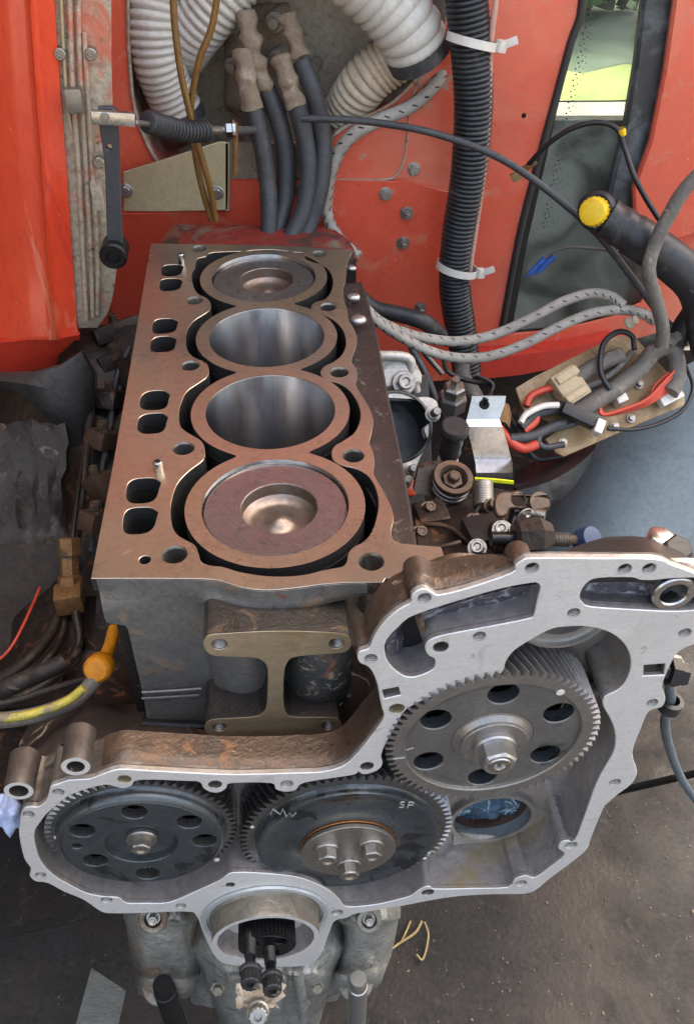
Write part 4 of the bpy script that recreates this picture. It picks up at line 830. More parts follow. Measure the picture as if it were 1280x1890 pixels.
# strap on the lower left
b = MB(); rr_ = []
for i in range(8):
    s = i/7; a = V(168-30*s, 1790+110*s, 0); c_ = V(232-18*s, 1832+80*s, 0)
    rr_.append([onY(a.x+(c_.x-a.x)*j/6, a.y+(c_.y-a.y)*j/6, -.16+.03*math.sin(s*2)*.4) for j in range(7)])
b.grid(rr_, (0, .002, -.001)); tag(b.build('metal_strap', 'lower_cast', None, 50), 'bent bare metal strap at the lower left edge, beside the black rod', 'strap')

# ================================================================== RED BULKHEAD, RECESS, WINDOW
WY = .62
N_ = -Y
win = pxY([(1078, -260), (1072, 0), (1050, 80), (1015, 210), (985, 320), (955, 440), (922, 618), (1000, 612), (1070, 600), (1130, 585), (1180, 560), (1215, 500), (1190, 420), (1150, 380), (1170, 330), (1205, 240), (1228, 120), (1240, 0), (1252, -260)], WY)
rec = cr(pxY([(232, -230), (236, 0), (240, 120), (252, 215), (292, 300), (330, 318), (425, 326), (560, 330), (592, 322), (602, 290), (614, 252), (652, 226), (720, 192), (772, 140), (802, 88), (822, 30), (830, -230)], WY), 4)
wt = onY(640, -900, WY).z
tl, tr_ = onY(150, 0, WY).x, onY(1900, 0, WY).x
wall = tag(plate('red_bulkhead', [V(-.30, WY, -.30), V(.315, WY, -.30), onY(905, 690, WY), onY(1010, 672, WY), onY(1120, 640, WY), onY(1300, 590, WY), V(.95, WY, -.10), V(.95, WY, .62), V(-.30, WY, .62)], [win, rec], N_, .004, 'red_paint_faded', None, .0004), 'tall faded red sheet metal bulkhead behind the engine, with bolts and a window opening', 'panel')
wall.name = 'red_bulkhead'
# fold along the recess edge
b = MB(); b.tube([p+V(0, -.001, 0) for p in rec]+[rec[0]], .0022, 8); b.build('recess_edge', 'cream_trim', wall)
b = MB(); b.tube(cr(pxY([(604, 332), (660, 332), (715, 331), (735, 318), (746, 290), (752, 240), (760, 180), (790, 115)], WY-.0005), 5, False), .0016, 8); b.build('pressed_bead', 'cream_trim', wall, 60)
b = MB(); b.wall(rec, (0, .13, 0)); b.build('recess_wall', 'dusty_recess', wall, 50)
rb = [p+V(0, .13, 0) for p in rec]
cs = sum(rb, Vector())/len(rb); rows = [[V(cs.x+(p.x-cs.x)*s, p.y-.01*(1-s)+.006*noise.noise(V(p.x*14*s, p.z*14*s, 0)), cs.z+(p.z-cs.z)*s) for p in rb+rb[:1]] for s in (1.02, .8, .6, .4, .2, 0)]
b = MB(); b.grid(rows); b.build('recess_back', 'dusty_recess', wall, 60)
b = MB(); b.prism([V(-.9, WY+.012, -.28), V(1.3, WY+.012, -.28), V(1.3, WY+.012, -.715), V(-.9, WY+.012, -.715)], (0, .01, 0)); tag(b.build('dark_backing', 'oily_shaded', None), 'added dark backing sheet under the red sheet metal, behind the pump', 'panel')  # dark sheet added so the gap behind the pump stays dark
# second sheet: slanted pressed panel with lower red plate left of the hoses
pan = pxY([(205, 395), (420, 392), (425, 330), (600, 333), (730, 335), (742, 332), (848, 360), (850, 700), (600, 720), (205, 700)], WY-.006)
tag(plate('lower_red_panel', pan, [], N_, .003, 'red_paint_dusty', None, .0006), 'bright red lower panel with hex bolts behind the end of the block', 'panel')
sm = hexbolt_mesh('panel_bolt', .0066, .0062, .0085, .0012, 'zinc_plate', False)
lowp = bpy.data.objects['lower_red_panel']
for (a, b_) in ((763, 312), (711, 358), (400, 357), (553, 352)):
    place('panel_bolt', sm, lowp if b_ > 340 else wall, frame(onY(a, b_, WY-.006 if b_ > 340 else WY), N_, a*.1))
nut = MB(); nut.lathe([(0, 0), (.0088, 0), (.0088, .001), (.006, .0012)], n=24); hx = [V(.0068*math.cos(i*PI/3), .0068*math.sin(i*PI/3), .0012) for i in range(6)]
nut.prism(hx, (0, 0, .006)); nut.lathe([(.0038, .007), (.0038, .012), (.003, .013), (0, .013)], n=16); nme = nut.mesh('panel_nut', 25); nme.materials.append(MT['dull_steel'])
for (a, b_) in ((750, 393), (743, 448), (775, 568)): place('panel_nut', nme, lowp if b_ < 520 else wall, frame(onY(a, b_, WY-.006), N_, b_*.1))
b = MB(); b.lathe([(.003, 0), (.0026, .0008), (0, .0009)], onY(966, 213, WY), N_, 14); b.build('small_hole', 'black_steel', wall)
# red sill under the window
b = MB(); s0 = [onY(880, 640, WY-.002), onY(960, 636, WY-.002), onY(1040, 628, WY-.002), onY(1125, 612, WY-.002)]
s1 = [onY(882, 662, WY-.03), onY(960, 655, WY-.03), onY(1040, 645, WY-.03), onY(1118, 626, WY-.03)]; s2 = [onY(886, 700, WY-.032), onY(960, 692, WY-.032), onY(1030, 678, WY-.032), onY(1100, 655, WY-.032)]
b.grid([s0, [a.lerp(c_, .5)+V(0, -.004, .004) for a, c_ in zip(s0, s1)], s1, s2], (0, .01, -.002)); b.build('sill', 'red_sill', wall, 40)
# window: glass, frit, seal, pillar
wi = thing('side_window', 'dusty cab window with black edging and lawn seen through it', 'window', onY(1080, 600, WY))
gl = [p+V(0, .010, 0) for p in win]
plate('glass', gl, [], N_, .004, 'dirty_glass', wi, .0002)
b = MB(); L_ = win[:7]; b.tube(cr([p+V(.001, -.001, 0) for p in L_], 4, False), .0048, 10); b.build('rubber_seal', 'seal_dark', wi, 60)
fr = [onY(1078, -260, WY+.007), onY(1072, 0, WY+.007), onY(1015, 210, WY+.007), onY(955, 440, WY+.007), onY(925, 612, WY+.007), onY(944, 608, WY+.007), onY(974, 440, WY+.007), onY(1026, 210, WY+.007), onY(1078, 0, WY+.007), onY(1084, -260, WY+.007)]
plate('frit_band', fr, [], N_, .0012, 'frit', wi, .0001)
dt = []
b = MB()
for i in range(46):
    s = i/45; p = onY(1094, -30, WY+.0065).lerp(onY(1000, 420, WY+.0065), s)
    for j in range(3):
        rr = .0011*(1-.25*j); b.lathe([(rr, 0), (0, .0002)], p+V(.0045*j+.002*(i % 2), 0, .002*(j % 2)), N_, 8)
o = b.build('frit_dots', 'frit', wi); tag(o, kind='stuff')
pl = [onY(1190, -260, WY-.005), onY(1186, 0, WY-.005), onY(1172, 120, WY-.005), onY(1150, 250, WY-.005), onY(1130, 330, WY-.005), onY(1110, 420, WY-.005), onY(1160, 470, WY-.005), onY(1180, 380, WY-.005), onY(1212, 250, WY-.005), onY(1235, 120, WY-.005), onY(1248, 0, WY-.005), onY(1262, -260, WY-.005)]
plate('black_pillar', pl, [], N_, .016, mat('pillar', (.06, .065, .066), (.035, .038, .04), 14, (.4, .55), 0, .2, 150, [(15, .48, .64, (.13, .15, .16), 1.4, .6), (90, .68, .72, (.3, .3, .28), .5, .7)]) and 'pillar', wi, .004)
# pink-red right panel, in front of the bulkhead
rp = pxY([(1250, -300), (1244, 0), (1226, 130), (1200, 260), (1168, 350), (1172, 440), (1215, 455), (1290, 430), (1420, 400), (1420, -300)], WY-.02)
tag(plate('right_red_panel', rp, [], N_, .012, 'red_paint_faded', None, .003), 'dusty pinkish red panel right of the cab window at the picture edge', 'panel')
# dark dashboard behind the lower glass
b = MB(); b.grid([[onY(a, b_, WY+.06+.02*math.sin(a*.02)) for a in range(880, 1300, 30)] for b_ in (222+0, 300, 400, 520, 660)], (0, .02, 0)); tag(b.build('dashboard_cowl', 'dark_interior', None, 60), 'dark dusty cowl behind the lower half of the cab window', 'cowl')

# ------------------------------------------------------------------ left red panel and cream trim
LY = .42
lp = thing('left_red_panel', 'glossy red body panel with worn lower lip at the left edge', 'panel', onY(20, 680, LY))
cols = [(-170, .05), (-60, .012), (10, 0), (48, -.001), (56, -.006), (64, 0), (100, .006)]
def lrow(py, dx, y0=0): return [onY(a+dx*(1 if a > -100 else .6), py, LY+y_+y0) for a, y_ in cols]
rows = [lrow(-520, -2), lrow(-200, -2), lrow(0, 0), lrow(150, 10), lrow(300, 22), lrow(450, 32), lrow(600, 42, 0), lrow(620, 46, -.006), lrow(628, 46, -.006)]
b = MB(); b.grid([cr(r, 4, False) for r in rows], (0, .006, 0)); b.build('skin', 'red_paint', lp, 35)
b = MB(); low = [[(-170, 640), (0, 632), (60, 626), (110, 624), (147, 618)], [(-170, 662), (0, 658), (60, 650), (100, 646), (130, 636)], [(-170, 690), (0, 684), (60, 676), (92, 668), (104, 660)], [(-170, 697), (0, 692), (60, 684), (96, 676), (108, 664)]]
b.grid([cr([onY(a, c_, LY-.006+k_*.004) for a, c_ in r], 3, False) for k_, r in enumerate(low)], (0, .006, 0)); b.build('lower_lip', mat('red_lip', (.6, .045, .022), (.5, .04, .02), 14, (.3, .45), 0, .1, 90, [(14, .58, .68, (.42, .36, .3), 1.2, .7)]) and 'red_lip', lp, 35)
st = thing('door_seal_strip', 'dirty cream trim strip with long ribs and screws beside the left red panel', 'trim', onY(170, 600, LY+.02))
rows = []
for py, x0, x1 in ((-520, 88, 205), (0, 102, 205), (150, 106, 206), (300, 118, 212), (450, 132, 218), (560, 140, 205), (605, 146, 180)):
    rows.append([onY(x0+(x1-x0)*j/8, py, LY+.012+.008*j/8+.0012*noise.noise(V(j, py*.02, 0))) for j in range(9)])
b = MB(); b.grid([list(r) for r in zip(*[cr([r[j] for r in rows], 5, False) for j in range(9)])], (0, .004, 0)); b.build('backing', 'cream_trim', st, 50)
for j, (w, m_, L) in enumerate(((7, 'olive_plate', [(112, -30), (118, 100), (124, 190), (132, 240)]), (10, 'cream_trim', [(128, -30), (134, 150), (146, 320), (154, 480), (160, 590)]), (9, 'cream_trim', [(143, -30), (149, 150), (160, 320), (168, 480), (172, 585)]), (8, 'cream_trim', [(156, 60), (163, 200), (172, 340), (180, 480), (180, 580)]))):
    P, r = cord([(a, c_, LY+.010) for a, c_ in L], w); b = MB(); b.tube(P, r, 8); b.build('rib', m_, st, 60)
for a, c_ in ((168, 100), (111, 100), (183, 300)):
    p = onY(a, c_, LY+.006); b = MB(); b.lathe([(.0055, -.006), (.0055, .0012), (.0045, .002), (.003, .002), (.0026, .0006), (0, .0006)], p, N_, 20); b.build('screw', 'dull_steel', st, 30)
p = onY(138, 185, LY+.002); b = MB(); b.box(p, (.016, .010, .022)); b.build('clip', 'dull_steel', st)
p = onY(180, 360, LY+.006); b = MB(); b.box(p, (.010, .012, .028)); b.build('clip', 'cream_trim', st)

# ------------------------------------------------------------------ ducts
def duct(L, w0, w1, pitch, label, m_, amp=.10, cuff=None):
    P = [onY(*q_) for q_ in L]; k = sum(mpp(p) for p in P)/len(P); P = cr(P, 10, False)
    pth, R_ = ribs(P, lambda s: (w0+(w1-w0)*s)/2*k, pitch*k, amp*w0*k/2*.5, 6, .8)
    t = thing('corrugated_duct', label, 'duct', P[-1]); b = MB(); b.tube(pth, R_, 26); b.build('hose', m_, t, 60)
    if cuff:
        b = MB(); d = (P[-1]-P[-2]).normalized(); b.lathe([(w1/2*k*1.04, -.004), (w1/2*k*1.06, .0), (w1/2*k*1.06, .012), (w1/2*k*.9, .014)], P[-1], d, 26); b.build('cuff', cuff, t, 40)
duct([(330, -160, .70), (296, -60, .66), (283, 20, .64), (288, 95, .635), (305, 150, .64), (331, 205, .645)], 100, 88, 12.5, 'white corrugated duct bending down at the left above the linkage', 'duct_white', .12, 'rubber_dusty')
duct([(520, -180, .66), (450, -70, .645), (395, 5, .64), (352, 62, .655), (338, 90, .69)], 112, 100, 13, 'upper white corrugated duct coming in from the top behind the amber tubes', 'duct_white', .12)
duct([(560, -160, .60), (650, -60, .60), (712, 0, .60), (750, 50, .60), (768, 88, .605)], 130, 122, 22, 'wide smooth white duct with broad ridges at the top right of the recess', 'duct_white', .10, 'rubber_dusty')
duct([(768, 85, .625), (712, 118, .63), (668, 158, .635), (632, 215, .66)], 86, 84, 12.5, 'dusty beige corrugated duct running down from the wide white duct', 'duct_dirty', .14)

# ------------------------------------------------------------------ muddy fittings and rubber hoses
mp_ = thing('hose_manifold', 'mud caked manifold plate with bolts holding the four hose ends', 'manifold', onY(470, 200, .69))
b = MB(); rows = [[onY(414+120*j/10, 12+195*i/10, .69)+V(0, .006*noise.noise(V(i*.6, j*.6, 0))-.01*(0 < i < 10 and 0 < j < 10), 0) for j in range(11)] for i in range(11)]
b.grid(rows, (0, .02, 0)); b.build('plate', 'mud', mp_, 60)
mud2 = mat('bolt_mud', (.34, .30, .24), (.22, .18, .13), 40, (.6, .8), .2, .5, 200)
for a, c_, w in ((432, 45, 17), (508, 40, 20), (430, 120, 16), (512, 108, 18), (575, 128, 12)):
    p = onY(a, c_, .66); k = w*mpp(p); b = MB(); b.lathe([(k, -.03), (k, 0), (k*.9, .004), (k*.55, .005), (k*.5, .012), (0, .013)], p, V(-.3, -1, 0), 10); b.build('banjo_bolt', 'bolt_mud', mp_, 40)
hs = [([(452, 22, .620), (462, 70, .610), (474, 120, .605), (490, 165, .605)], [(490, 160, .605), (512, 215, .600), (528, 290, .595), (526, 370, .585), (508, 430, .565), (495, 470, .545)], 'second'),
      ([(530, 25, .615), (540, 60, .610), (553, 105, .605)], [(556, 112, .605), (580, 175, .595), (596, 255, .590), (592, 340, .575), (572, 410, .565), (548, 470, .545)], 'rightmost'),
      ([(446, 92, .605), (455, 140, .595), (466, 200, .590)], [(467, 200, .590), (482, 260, .585), (493, 330, .580), (497, 400, .565), (492, 470, .545)], 'leftmost'),
      ([(518, 103, .605), (530, 145, .595), (546, 195, .590)], [(547, 193, .590), (562, 250, .585), (569, 315, .575), (560, 385, .565), (535, 440, .550), (520, 470, .535)], 'third')]
for A_, B_, nm in hs:
    t = thing('hydraulic_hose', f'{nm} of the four black rubber hoses with mud caked ends above the block', 'hose', onY(*B_[-1]), 'black hoses hanging from the muddy manifold')
    P, r = cord(B_, 33); b = MB(); b.tube(P, r, 16); b.build('hose', 'rubber_dusty', t, 60)
    P, r = cord(A_, 36, 8); n_ = len(P)
    R_ = [r*(1+.18*noise.noise(V(i*.35, len(nm), 0))+.12*math.sin(i*.9)) for i in range(n_)]
    b = MB(); b.tube(P, R_, 14); me_ = b
    vs = []
    for i, v in enumerate(me_.v): vs.append(tuple(Vector(v)+Vector((noise.noise(Vector(v)*90), noise.noise(Vector(v)*90+V(9, 0, 0)), noise.noise(Vector(v)*90+V(0, 9, 0))))*.003))
    me_.v = vs; me_.build('hose_end', 'mud', t, 60)
# amber fuel tubes
for L, lab in (([(318, -60, .50), (322, 40, .50), (333, 130, .50), (347, 195, .50), (359, 245, .50), (376, 305, .505), (388, 350, .51), (398, 408, .515)], 'amber translucent tube hanging on the left, in front of the white ducts'), ([(408, -60, .51), (392, 45, .51), (368, 110, .51), (353, 190, .512), (355, 240, .514), (363, 300, .516), (375, 355, .516), (390, 406, .516)], 'amber translucent tube that curves down from the right to join its twin')):
    P, r = cord(L, 12.5); b = MB(); b.tube(P, r, 12); tag(b.build('fuel_tube', 'amber_tube', None, 60), lab, 'tube', 'amber fuel tubes')
# linkage
lv = thing('throttle_lever', 'dark blue grey flat lever arm hanging beside the cream trim', 'lever', onY(212, 470, .398))
plate('arm', cr(pxY([(180, 205), (186, 199), (214, 203), (218, 240), (221, 300), (224, 380), (226, 455), (218, 462), (200, 460), (196, 380), (193, 300), (184, 240)], .398), 3), [circ(onY(202, 272, .398), .003, X, Z, 14)], N_, .008, mat('lever_paint', (.06, .066, .078), (.04, .044, .052), 25, (.35, .5), .2, .12, 160) and 'lever_paint', lv, .001)
p = onY(210, 470, .394); b = MB(); b.lathe([(.014, -.02), (.014, .004), (.012, .006), (.007, .006), (.006, .003), (0, .003)], p, N_, 24); b.build('pivot_boss', 'black_steel', lv, 30)
ln = thing('throttle_linkage', 'steel linkage rod with clevis and black bellows across the top of the recess', 'linkage', onY(320, 240, .398))
b = MB(); b.box(onY(210, 218, .39), (.040, .007, .012), Matrix.Rotation(.08, 3, 'Y')); b.build('clevis', 'bright_steel', ln)
b = MB(); b.box(onY(210, 218, .3984), (.040, .004, .013), Matrix.Rotation(.08, 3, 'Y')); b.build('clevis_fork', 'zinc_plate', ln)
p = onY(193, 217, .386); b = MB(); b.lathe([(.0042, 0), (.0042, .002), (0, .0024)], p, N_, 16); b.build('clevis_pin', 'dull_steel', ln)
P, r = cord([(228, 221, .398), (250, 226, .3985), (275, 229, .425)], 10); b = MB(); b.tube(P, r, 12); b.build('rod_end', 'zinc_plate', ln)
P = cr([onY(272, 224, .425), onY(305, 234, .45), onY(345, 243, .47), (onY(382, 241, .49))], 12, False); k = mpp(P[0]); pth, R_ = ribs(P, 18*k, 9*k, 3.2*k, 6, .7)
b = MB(); b.tube(pth, R_, 20); b.build('bellows', 'rubber', ln, 60)
P, r = cord([(380, 240, .49), (430, 240, .53), (484, 240, .60)], 14); b = MB(); b.tube(P, r, 12); b.build('rod', 'zinc_plate', ln)
p = onY(418, 239, .517); b = MB(); b.lathe([(.0085, 0), (.0085, .006), (0, .006)], p, X, 6); b.lathe([(.010, .007), (.010, .010), (0, .010)], p, X, 20); b.build('lock_nut', 'bright_steel', ln, 25)
P, r = cord([(433, 226, .515), (434, 270, .515), (433, 322, .515)], 11); b = MB(); b.tube(P, r, 10); b.build('stud', 'brass', ln)
# olive bracket plate
bp = thing('bracket_plate', 'pale olive primer bracket plate with slanted top edge behind the amber tubes', 'bracket', onY(320, 392, .585))
plate('plate', pxY([(228, 318), (300, 296), (405, 262), (423, 264), (421, 388), (300, 391), (228, 390)], .585), [], N_, .004, 'olive_plate', bp, .0008)
b = MB(); b.grid([[onY(421+2*j, y_, .585+.012*j) for y_ in (262, 300, 345, 389)] for j in range(4)], (-.003, 0, 0)); b.build('folded_edge', 'olive_plate', bp)
for a, c_ in ((400, 356), (232, 352)): place('bracket_bolt', sm, bp, frame(onY(a, c_, .585), N_, a))
# dusty vertical channel behind the hoses and dark plate at the block's end
b = MB(); b.prism(pxY([(425, 262), (600, 280), (610, 330), (425, 330)], .612), (0, .006, 0)); tag(b.build('dusty_ledge', 'mud', None), 'dust covered ledge between the olive bracket and the hoses', 'ledge')
b = MB(); b.grid([cr([onY(a, c_, y_) for a, c_ in L], 3, False) for y_, L in ((.57, [(322, 414), (400, 415), (480, 417), (600, 420), (640, 440)]), (.53, [(300, 440), (390, 438), (490, 440), (600, 445), (652, 458)]), (.50, [(270, 480), (390, 470), (490, 470), (600, 474), (660, 480)]))], (0, .004, -.004)); tag(b.build('worn_red_plate', 'red_worn', None, 40), 'chipped dark red plate right behind the far end of the block', 'plate')

# ------------------------------------------------------------------ conduit, ties, tubes and cables in front of the bulkhead
cdt = thing('cable_conduit', 'thick black split corrugated conduit running down the red bulkhead', 'conduit', onY(852, 620, .56))
P = cr([onY(*q_) for q_ in [(856, -160, .565), (858, -30, .565), (868, 80, .565), (873, 200, .565), (863, 330, .565), (845, 440, .565), (839, 530, .565), (850, 610, .56), (862, 690, .55)]], 14, False); k = mpp(P[len(P)//3])
pth, R_ = ribs(P, lambda s: (37-6*s)*k, 9.2*k, 2.2*k, 5, .6); b = MB(); b.tube(pth, R_, 28); b.build('sleeve', 'conduit_plastic', cdt, 60)
for (a, c_, rr, lab) in ((871, 76, 47, 'upper white cable tie round the black conduit'), (843, 495, 38, 'lower white cable tie round the black conduit')):
    p = onY(a, c_, .565); k = mpp(p); t = thing('cable_tie', lab, 'cable tie', p, 'white cable ties on the conduit'); ax = V(.22, .12, 1).normalized()
    b = MB(); b.lathe([(rr*k*.97, -.0045), (rr*k*1.04, -.0045), (rr*k*1.04, .0045), (rr*k*.97, .0045)], p, ax, 40, close=True); b.build('band', 'white_plastic', t, 40)
    h = p+V(rr*k*.92, -rr*k*.45, -rr*k*.16)+V(0, 0, .002); b = MB(); R3 = Matrix.Rotation(.25, 3, 'Y') @ Matrix.Rotation(.45, 3, 'Z')
    b.box(h+V(.004, 0, 0), (.011, .009, .012), R3.to_4x4()); b.build('tie_head', 'white_plastic', t)
    e = h+V(.012, -.003, .004); b = MB(); b.box(e, (.018, .0022, .0085), (Matrix.Rotation(-.35, 3, 'Y') @ Matrix.Rotation(-.1, 3, 'Z')).to_4x4()); b.build('strap_tail', 'white_plastic', t)
def wire(name, L, w, m_, label, cat='cable', grp=None, n=10, par=None):
    P, r = cord(L, w); b = MB(); b.tube(P, r, n); o = b.build(name, m_, par, 60)
    if par is None: tag(o, label, cat, grp)
    return o
wire('clear_tube', [(918, -80, .555), (914, 0, .555), (904, 90, .555), (901, 200, .555), (893, 310, .555), (876, 430, .555), (866, 500, .555), (858, 560, .565)], 11, 'clear_tube', 'thin pinkish clear tube running down along the right of the conduit', 'tube')
wire('control_cable', [(556, 219, .555), (640, 221, .545), (720, 230, .53), (800, 246, .515), (890, 277, .50), (960, 315, .49), (1040, 376, .47), (1100, 430, .45), (1160, 505, .43), (1210, 572, .41), (1262, 628, .40)], 13, 'rubber_dusty', 'long black control cable sweeping across the bulkhead to the right')
BRAIDS = []
BRAIDS.append(([(830, 95, .64), (806, 150, .62), (760, 195, .60), (700, 222, .59), (650, 250, .59), (618, 295, .595), (604, 350, .60), (604, 400, .60), (625, 440, .58), (660, 475, .56)], 24, 'braided grey hose looping down behind the rubber hoses'))

# ------------------------------------------------------------------ braided hoses on the right
h3 = lambda L: [(640+a/2, 420+b/2, y_) for a, b, y_ in L]
flk = MT['black_wire']
def braided(L, w, label):
    t = thing('braided_hose', label, 'hose', onY(*L[0]), 'braided grey hoses crossing to the right')
    P, r = cord(L, w, 10); b = MB(); b.tube(P, r, 14); b.build('hose', 'braid', t, 60)
    n_ = len(P); f = MB()
    for i in range(2, n_-2, 2):
        T = (P[i+1]-P[i]).normalized(); u, v, _ = basis(T)
        for j in range(2):
            a = i*.8+j*PI+PI; d = (u*math.cos(a)+v*math.sin(a)); s = T.cross(d)
            c_ = P[i]+d*r*1.005; e1 = (T*.8+s*.6).normalized()*r*.42; e2 = (T*-.6+s*.8).normalized()*r*.11
            f.add([c_-e1-e2, c_+e1-e2, c_+e1+e2+d*.0002, c_-e1+e2+d*.0002], [(0, 1, 2, 3)])
    o = f.build('braid_fleck', 'black_wire', t, 60); tag(o, kind='stuff')
    return t
braided(h3([(60, 290, .44), (120, 345, .43), (210, 388, .42), (300, 410, .42), (410, 420, .42), (540, 396, .42), (680, 335, .42), (800, 272, .42), (900, 243, .42), (975, 255, .41), (1020, 290, .40)]), 19, 'upper of the two braided grey hoses with black flecks, right of the block')
braided(h3([(60, 305, .42), (130, 360, .41), (210, 410, .40), (300, 455, .40), (400, 480, .40), (520, 476, .40), (650, 432, .40), (780, 366, .40), (900, 318, .40), (1010, 303, .40), (1090, 318, .39), (1135, 345, .385)]), 19, 'lower of the two braided grey hoses with black flecks, right of the block')
for q_ in BRAIDS: braided(*q_)
wire('rubber_hose', h3([(40, 250, .47), (100, 298, .46), (200, 322, .45), (290, 352, .44), (345, 400, .45)]), 30, 'rubber', 'short thick black hose beside the far right corner of the block', 'hose', None, 16)
wire('rubber_hose', h3([(235, 440, .40), (290, 540, .38), (330, 640, .35), (370, 750, .32), (380, 800, .30)]), 13, 'rubber_dusty', 'thin black hose running down past the thermostat casting to the pump', 'hose')
wire('steel_pipe', h3([(250, 420, .44), (300, 480, .43), (352, 540, .42)]), 11, 'dull_steel', 'short steel pipe under the braided hoses', 'pipe')

# ------------------------------------------------------------------ filler pipe with yellow cap, harness
fp_ = thing('filler_pipe', 'fat dusty black rubber filler pipe with yellow screw cap', 'pipe', onY(1180, 440, .40))
P, r = cord([(1118, 402, .43), (1155, 425, .42), (1200, 455, .41), (1250, 492, .40), (1290, 540, .39), (1310, 640, .38)], 74, 8); R_ = [r*(1-.08*abs(math.sin(i*.5))*(i < 10)) for i in range(len(P))]; b = MB(); b.tube(P, R_, 24); b.build('pipe', 'rubber', fp_, 60)
p = onY(1098, 390, .425); ax = V(-.55, -.80, .28)
b = MB(); k = mpp(p); b.lathe([(34*k, -.012), (36*k, -.008), (36*k, -.004), (30*k, 0)], p, ax, 32); b.build('neck_flange', 'rubber', fp_, 40)
b = MB(); rg = [(25*k, -.004), (25*k, .012), (23*k, .016), (15*k, .017), (0, .0165)]; b.lathe(rg, p, ax, 40)
u, v, w = basis(ax)
for i in range(20):
    a = 2*PI*i/20; d = u*math.cos(a)+v*math.sin(a); c_ = p+d*25*k+w*.005; s = w.cross(d)*.0012
    b.add([c_-s-w*.008, c_+s-w*.008, c_+s+w*.006, c_-s+w*.006, c_-s*.5+d*.0008-w*.008, c_+s*.5+d*.0008-w*.008, c_+s*.5+d*.0008+w*.006, c_-s*.5+d*.0008+w*.006], [(4, 5, 6, 7), (0, 4, 7, 3), (5, 1, 2, 6), (3, 7, 6, 2), (0, 1, 5, 4)])
b.build('cap', 'yellow_cap', fp_, 35)
wire('black_wire', [(968, 312, .55), (985, 292, .54), (1020, 258, .53), (1062, 234, .52), (1105, 226, .51), (1138, 238, .50), (1152, 275, .49), (1168, 322, .47), (1190, 365, .46), (1216, 406, .45)], 10, 'black_wire', 'black wire arching over the dusty window toward the filler pipe')
t = thing('wire_connector', 'small brass and brown connector hanging at the window edge', 'connector', onY(962, 318, .55))
b = MB(); b.box(onY(956, 322, .55), (.018, .008, .010), Matrix.Rotation(-.6, 3, 'Y')); b.build('body', 'board_brown', t)
b = MB(); b.box(onY(976, 306, .545), (.018, .006, .006), Matrix.Rotation(-.6, 3, 'Y')); b.build('terminal', 'brass', t)
p = onY(1147, 243, .497); b = MB(); b.lathe([(.004, -.004), (.0046, 0), (.004, .004)], p, (0.4, 0, -1), 12); tag(b.build('yellow_tape', 'yellow_cap'), 'bit of yellow tape on the black wire over the window', 'tape')
wire('wrapped_harness', [(1300, 310, .40), (1262, 350, .39), (1232, 400, .385), (1208, 450, .38), (1196, 500, .37), (1210, 555, .365), (1222, 605, .36), (1220, 640, .355)], 26, 'tape_grey', 'tape wrapped wiring harness crossing the black filler pipe', 'harness', None, 14)
for i, (a, c_) in enumerate(((990, 492), (1006, 488))):
    p0, p1 = onY(a-14, c_+14, .50), onY(a+16, c_-16, .50); b = MB(); d = (p1-p0); b.lathe([(.0005, -.006), (.0012, -.005), (.0012, 0), (.0032, .0005), (.0032, d.length*.6), (.0038, d.length*.62), (.0038, d.length), (.001, d.length)], p0, d, 12); tag(b.build('crimp_terminal', 'blue_plastic', None, 30), ('left' if i == 0 else 'right')+' of the two blue crimp terminals in front of the window', 'terminal', 'blue crimp terminals')
wire('thin_wire', [(1005, 476, .50), (1030, 462, .49), (1062, 456, .48), (1120, 462, .46), (1180, 470, .42)], 5, 'tape_grey', 'thin grey wire from the blue terminals to the harness')

# ------------------------------------------------------------------ wiring board
bn = V(.05, -.62, .78); bp0 = onY(1110, 740, .36)
def onB(a, c_, h=0): return onP(640+a/2, 420+c_/2, bp0+bn.normalized()*h, bn)
wb = thing('wiring_board', 'tilted brown wiring board crowded with cables and connectors', 'board', onB(930, 640))
plate('board', [onB(*q_) for q_ in [(622, 592), (700, 545), (960, 415), (1000, 400), (1060, 402), (1150, 500), (1245, 610), (1245, 655), (1100, 715), (800, 845), (770, 830), (730, 780), (790, 740), (690, 690), (655, 690)]], [], bn, .005, 'board_brown', wb, .0006)
b = MB(); 
def bbox(name, c2, sz, ang, m_, h): 
    u, v, n = basis(bn); R = Matrix((u, v, n)).transposed() @ Matrix.Rotation(ang, 3, 'Z'); b = MB(); b.box(onB(*c2, h), sz, R.to_4x4()); return b.build(name, m_, wb)
bbox('connector_block', (815, 590), (.034, .040, .022), .45, 'cream_plastic', .014)
bbox('connector_latch', (800, 555), (.030, .010, .026), .45, 'cream_plastic', .016)
bbox('connector_latch', (835, 625), (.030, .008, .026), .45, 'cream_plastic', .016)
bbox('board_clip', (1000, 625), (.014, .018, .016), .3, 'white_plastic', .01)
bbox('board_clip', (1190, 630), (.030, .012, .012), .35, 'white_plastic', .01)
bbox('fuse_holder', (868, 700), (.052, .016, .014), -.55, 'black_paint', .024)
bbox('fuse_cap', (925, 738), (.010, .017, .015), -.55, 'white_plastic', .027)
def bw(L, w, m_, name='board_wire', h=.012):
    P = [onB(a, c_, h+(q_[0] if q_ else 0)) for a, c_, *q_ in L]; k = mpp(P[0]); b = MB(); b.tube(cr(P, 6, False), w/2*k, 9); return b.build(name, m_, wb, 60)
bw([(840, 560), (900, 520), (960, 490), (1010, 470)], 30, 'tape_grey', 'wrapped_cable', .016); bw([(850, 600), (930, 570), (1000, 520), (1050, 460)], 13, 'tape_grey')
bw([(840, 690), (920, 640), (1010, 580), (1080, 520), (1130, 460), (1180, 445), (1210, 480), (1215, 560), (1190, 610)], 34, 'tape_grey', 'wrapped_cable', .020)
